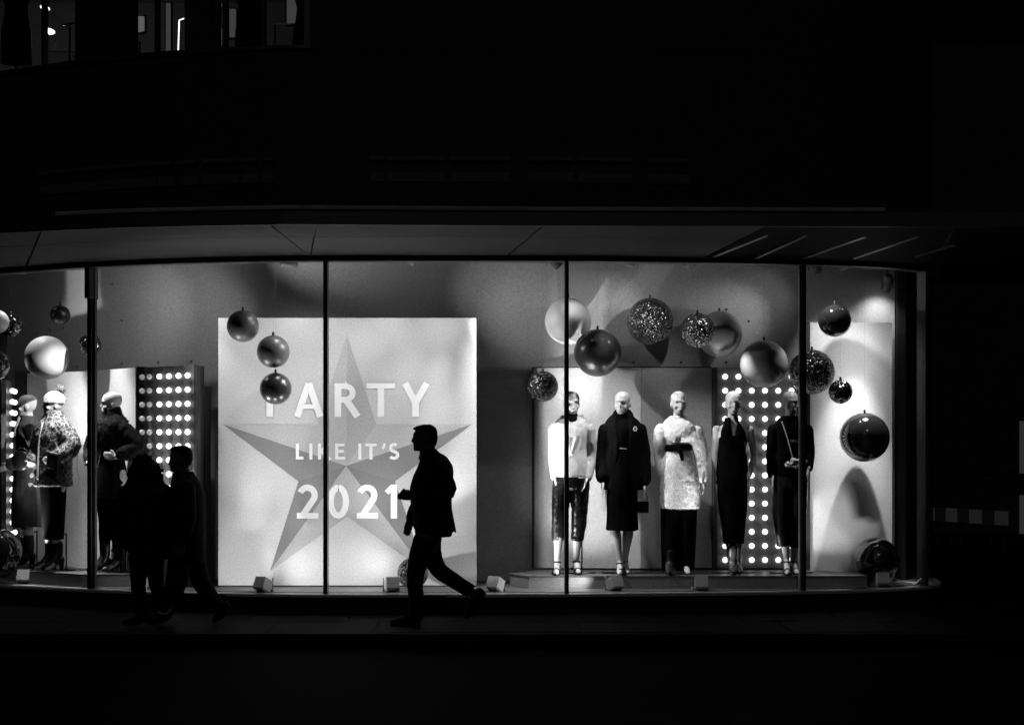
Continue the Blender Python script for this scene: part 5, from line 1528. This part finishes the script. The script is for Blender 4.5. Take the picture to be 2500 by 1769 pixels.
for k, (px, lab) in enumerate(((610, 'dark coat stand figure behind the widest upper window'), (752, 'dark dressed figure at the right edge of the widest upper window'), (40, 'dark figure deep behind the first upper window'))):
    q = up(px, 120, 2.0)
    o = thing('dress_form', lab, 'dress form', (q.x, 2.0, 5.201))
    MB().hloft([(.55, 0, 0, .17, .12), (.9, 0, 0, .16, .11), (1.15, 0, 0, .12, .09), (1.4, 0, 0, .19, .11), (1.5, 0, 0, .15, .08), (1.56, 0, 0, .05, .05)], 18, 2.1, 2).build('torso', M['black_cloth'], o, True, False)
    MB().tube([(0, 0, .01), (0, 0, .6)], .015, 8, 1).build('pole', M['rod'], o, False, False)
    MB().ell((0, 0, .012), (.16, .16, .012), 16, 6).build('foot', M['rod'], o, True, False)
ul = bpy.data.lights.new('room_lamp', 'POINT'); ul.energy = 14.0; ul.shadow_soft_size = .1
u_o = bpy.data.objects.new('room_lamp', ul); COL.objects.link(u_o); u_o.parent = L1; u_o.location = (0, 0, -.12)

# ------------------------------------------------------------------ right background
BA = thing('barrier', 'low road barrier with pale and dark blocks right of the window', 'barrier', (xat(2350, 8.9), 8.9, -.01))
xs = [2262, 2271, 2282, 2309, 2337, 2366, 2397, 2428, 2462]
for i, (a, b) in enumerate(zip(xs[:-1], xs[1:])):
    Ya, Yb = 9.6 - 1.6 * (a - 2262) / 200, 9.6 - 1.6 * (b - 2262) / 200
    pa, pb = Vector((xat(a, Ya), Ya, 0)), Vector((xat(b, Yb), Yb, 0))
    MB().prism([pa + Vector((0, 0, .40)), pb + Vector((0, 0, .40)), pb + Vector((0, .03, .40)), pa + Vector((0, .03, .40))], (0, 0, .215)).build('board', M['barrier_pale'] if i % 2 == 1 else M['barrier_dark'], BA)
for px in (2290, 2322, 2345, 2382, 2420, 2450):
    Y = 9.62 - 1.6 * (px - 2262) / 200 + .06
    MB().box2((xat(px, Y) - .02, Y, 0), (xat(px, Y) + .02, Y + .03, .40)).build('post', M['rod'], BA)
NB = thing('neighbour_building', 'dark building across the side street with a pale upright strip', 'building', (10, 13, 0))
MB().box2((6.2, 13, -.01), (18, 13.4, 9)).build('wall', M['facade'], NB)
for (x0, y0, x1, y1) in ((2490, 1027, 2560, 1155), (2490, 1208, 2560, 1310), (2490, 1338, 2560, 1366), (2467, 1040, 2488, 1148), (2390, 1090, 2425, 1156)):
    a, b = at(x0, y1, 12.96), at(x1, y0, 12.96)
    MB().box2((a.x, 12.95, a.z), (b.x, 12.995, b.z)).build('window', M['faint_glow'] if x0 == 2490 else M['facade'], NB)  # faint glow put on panels that stand for a dimly lit wall
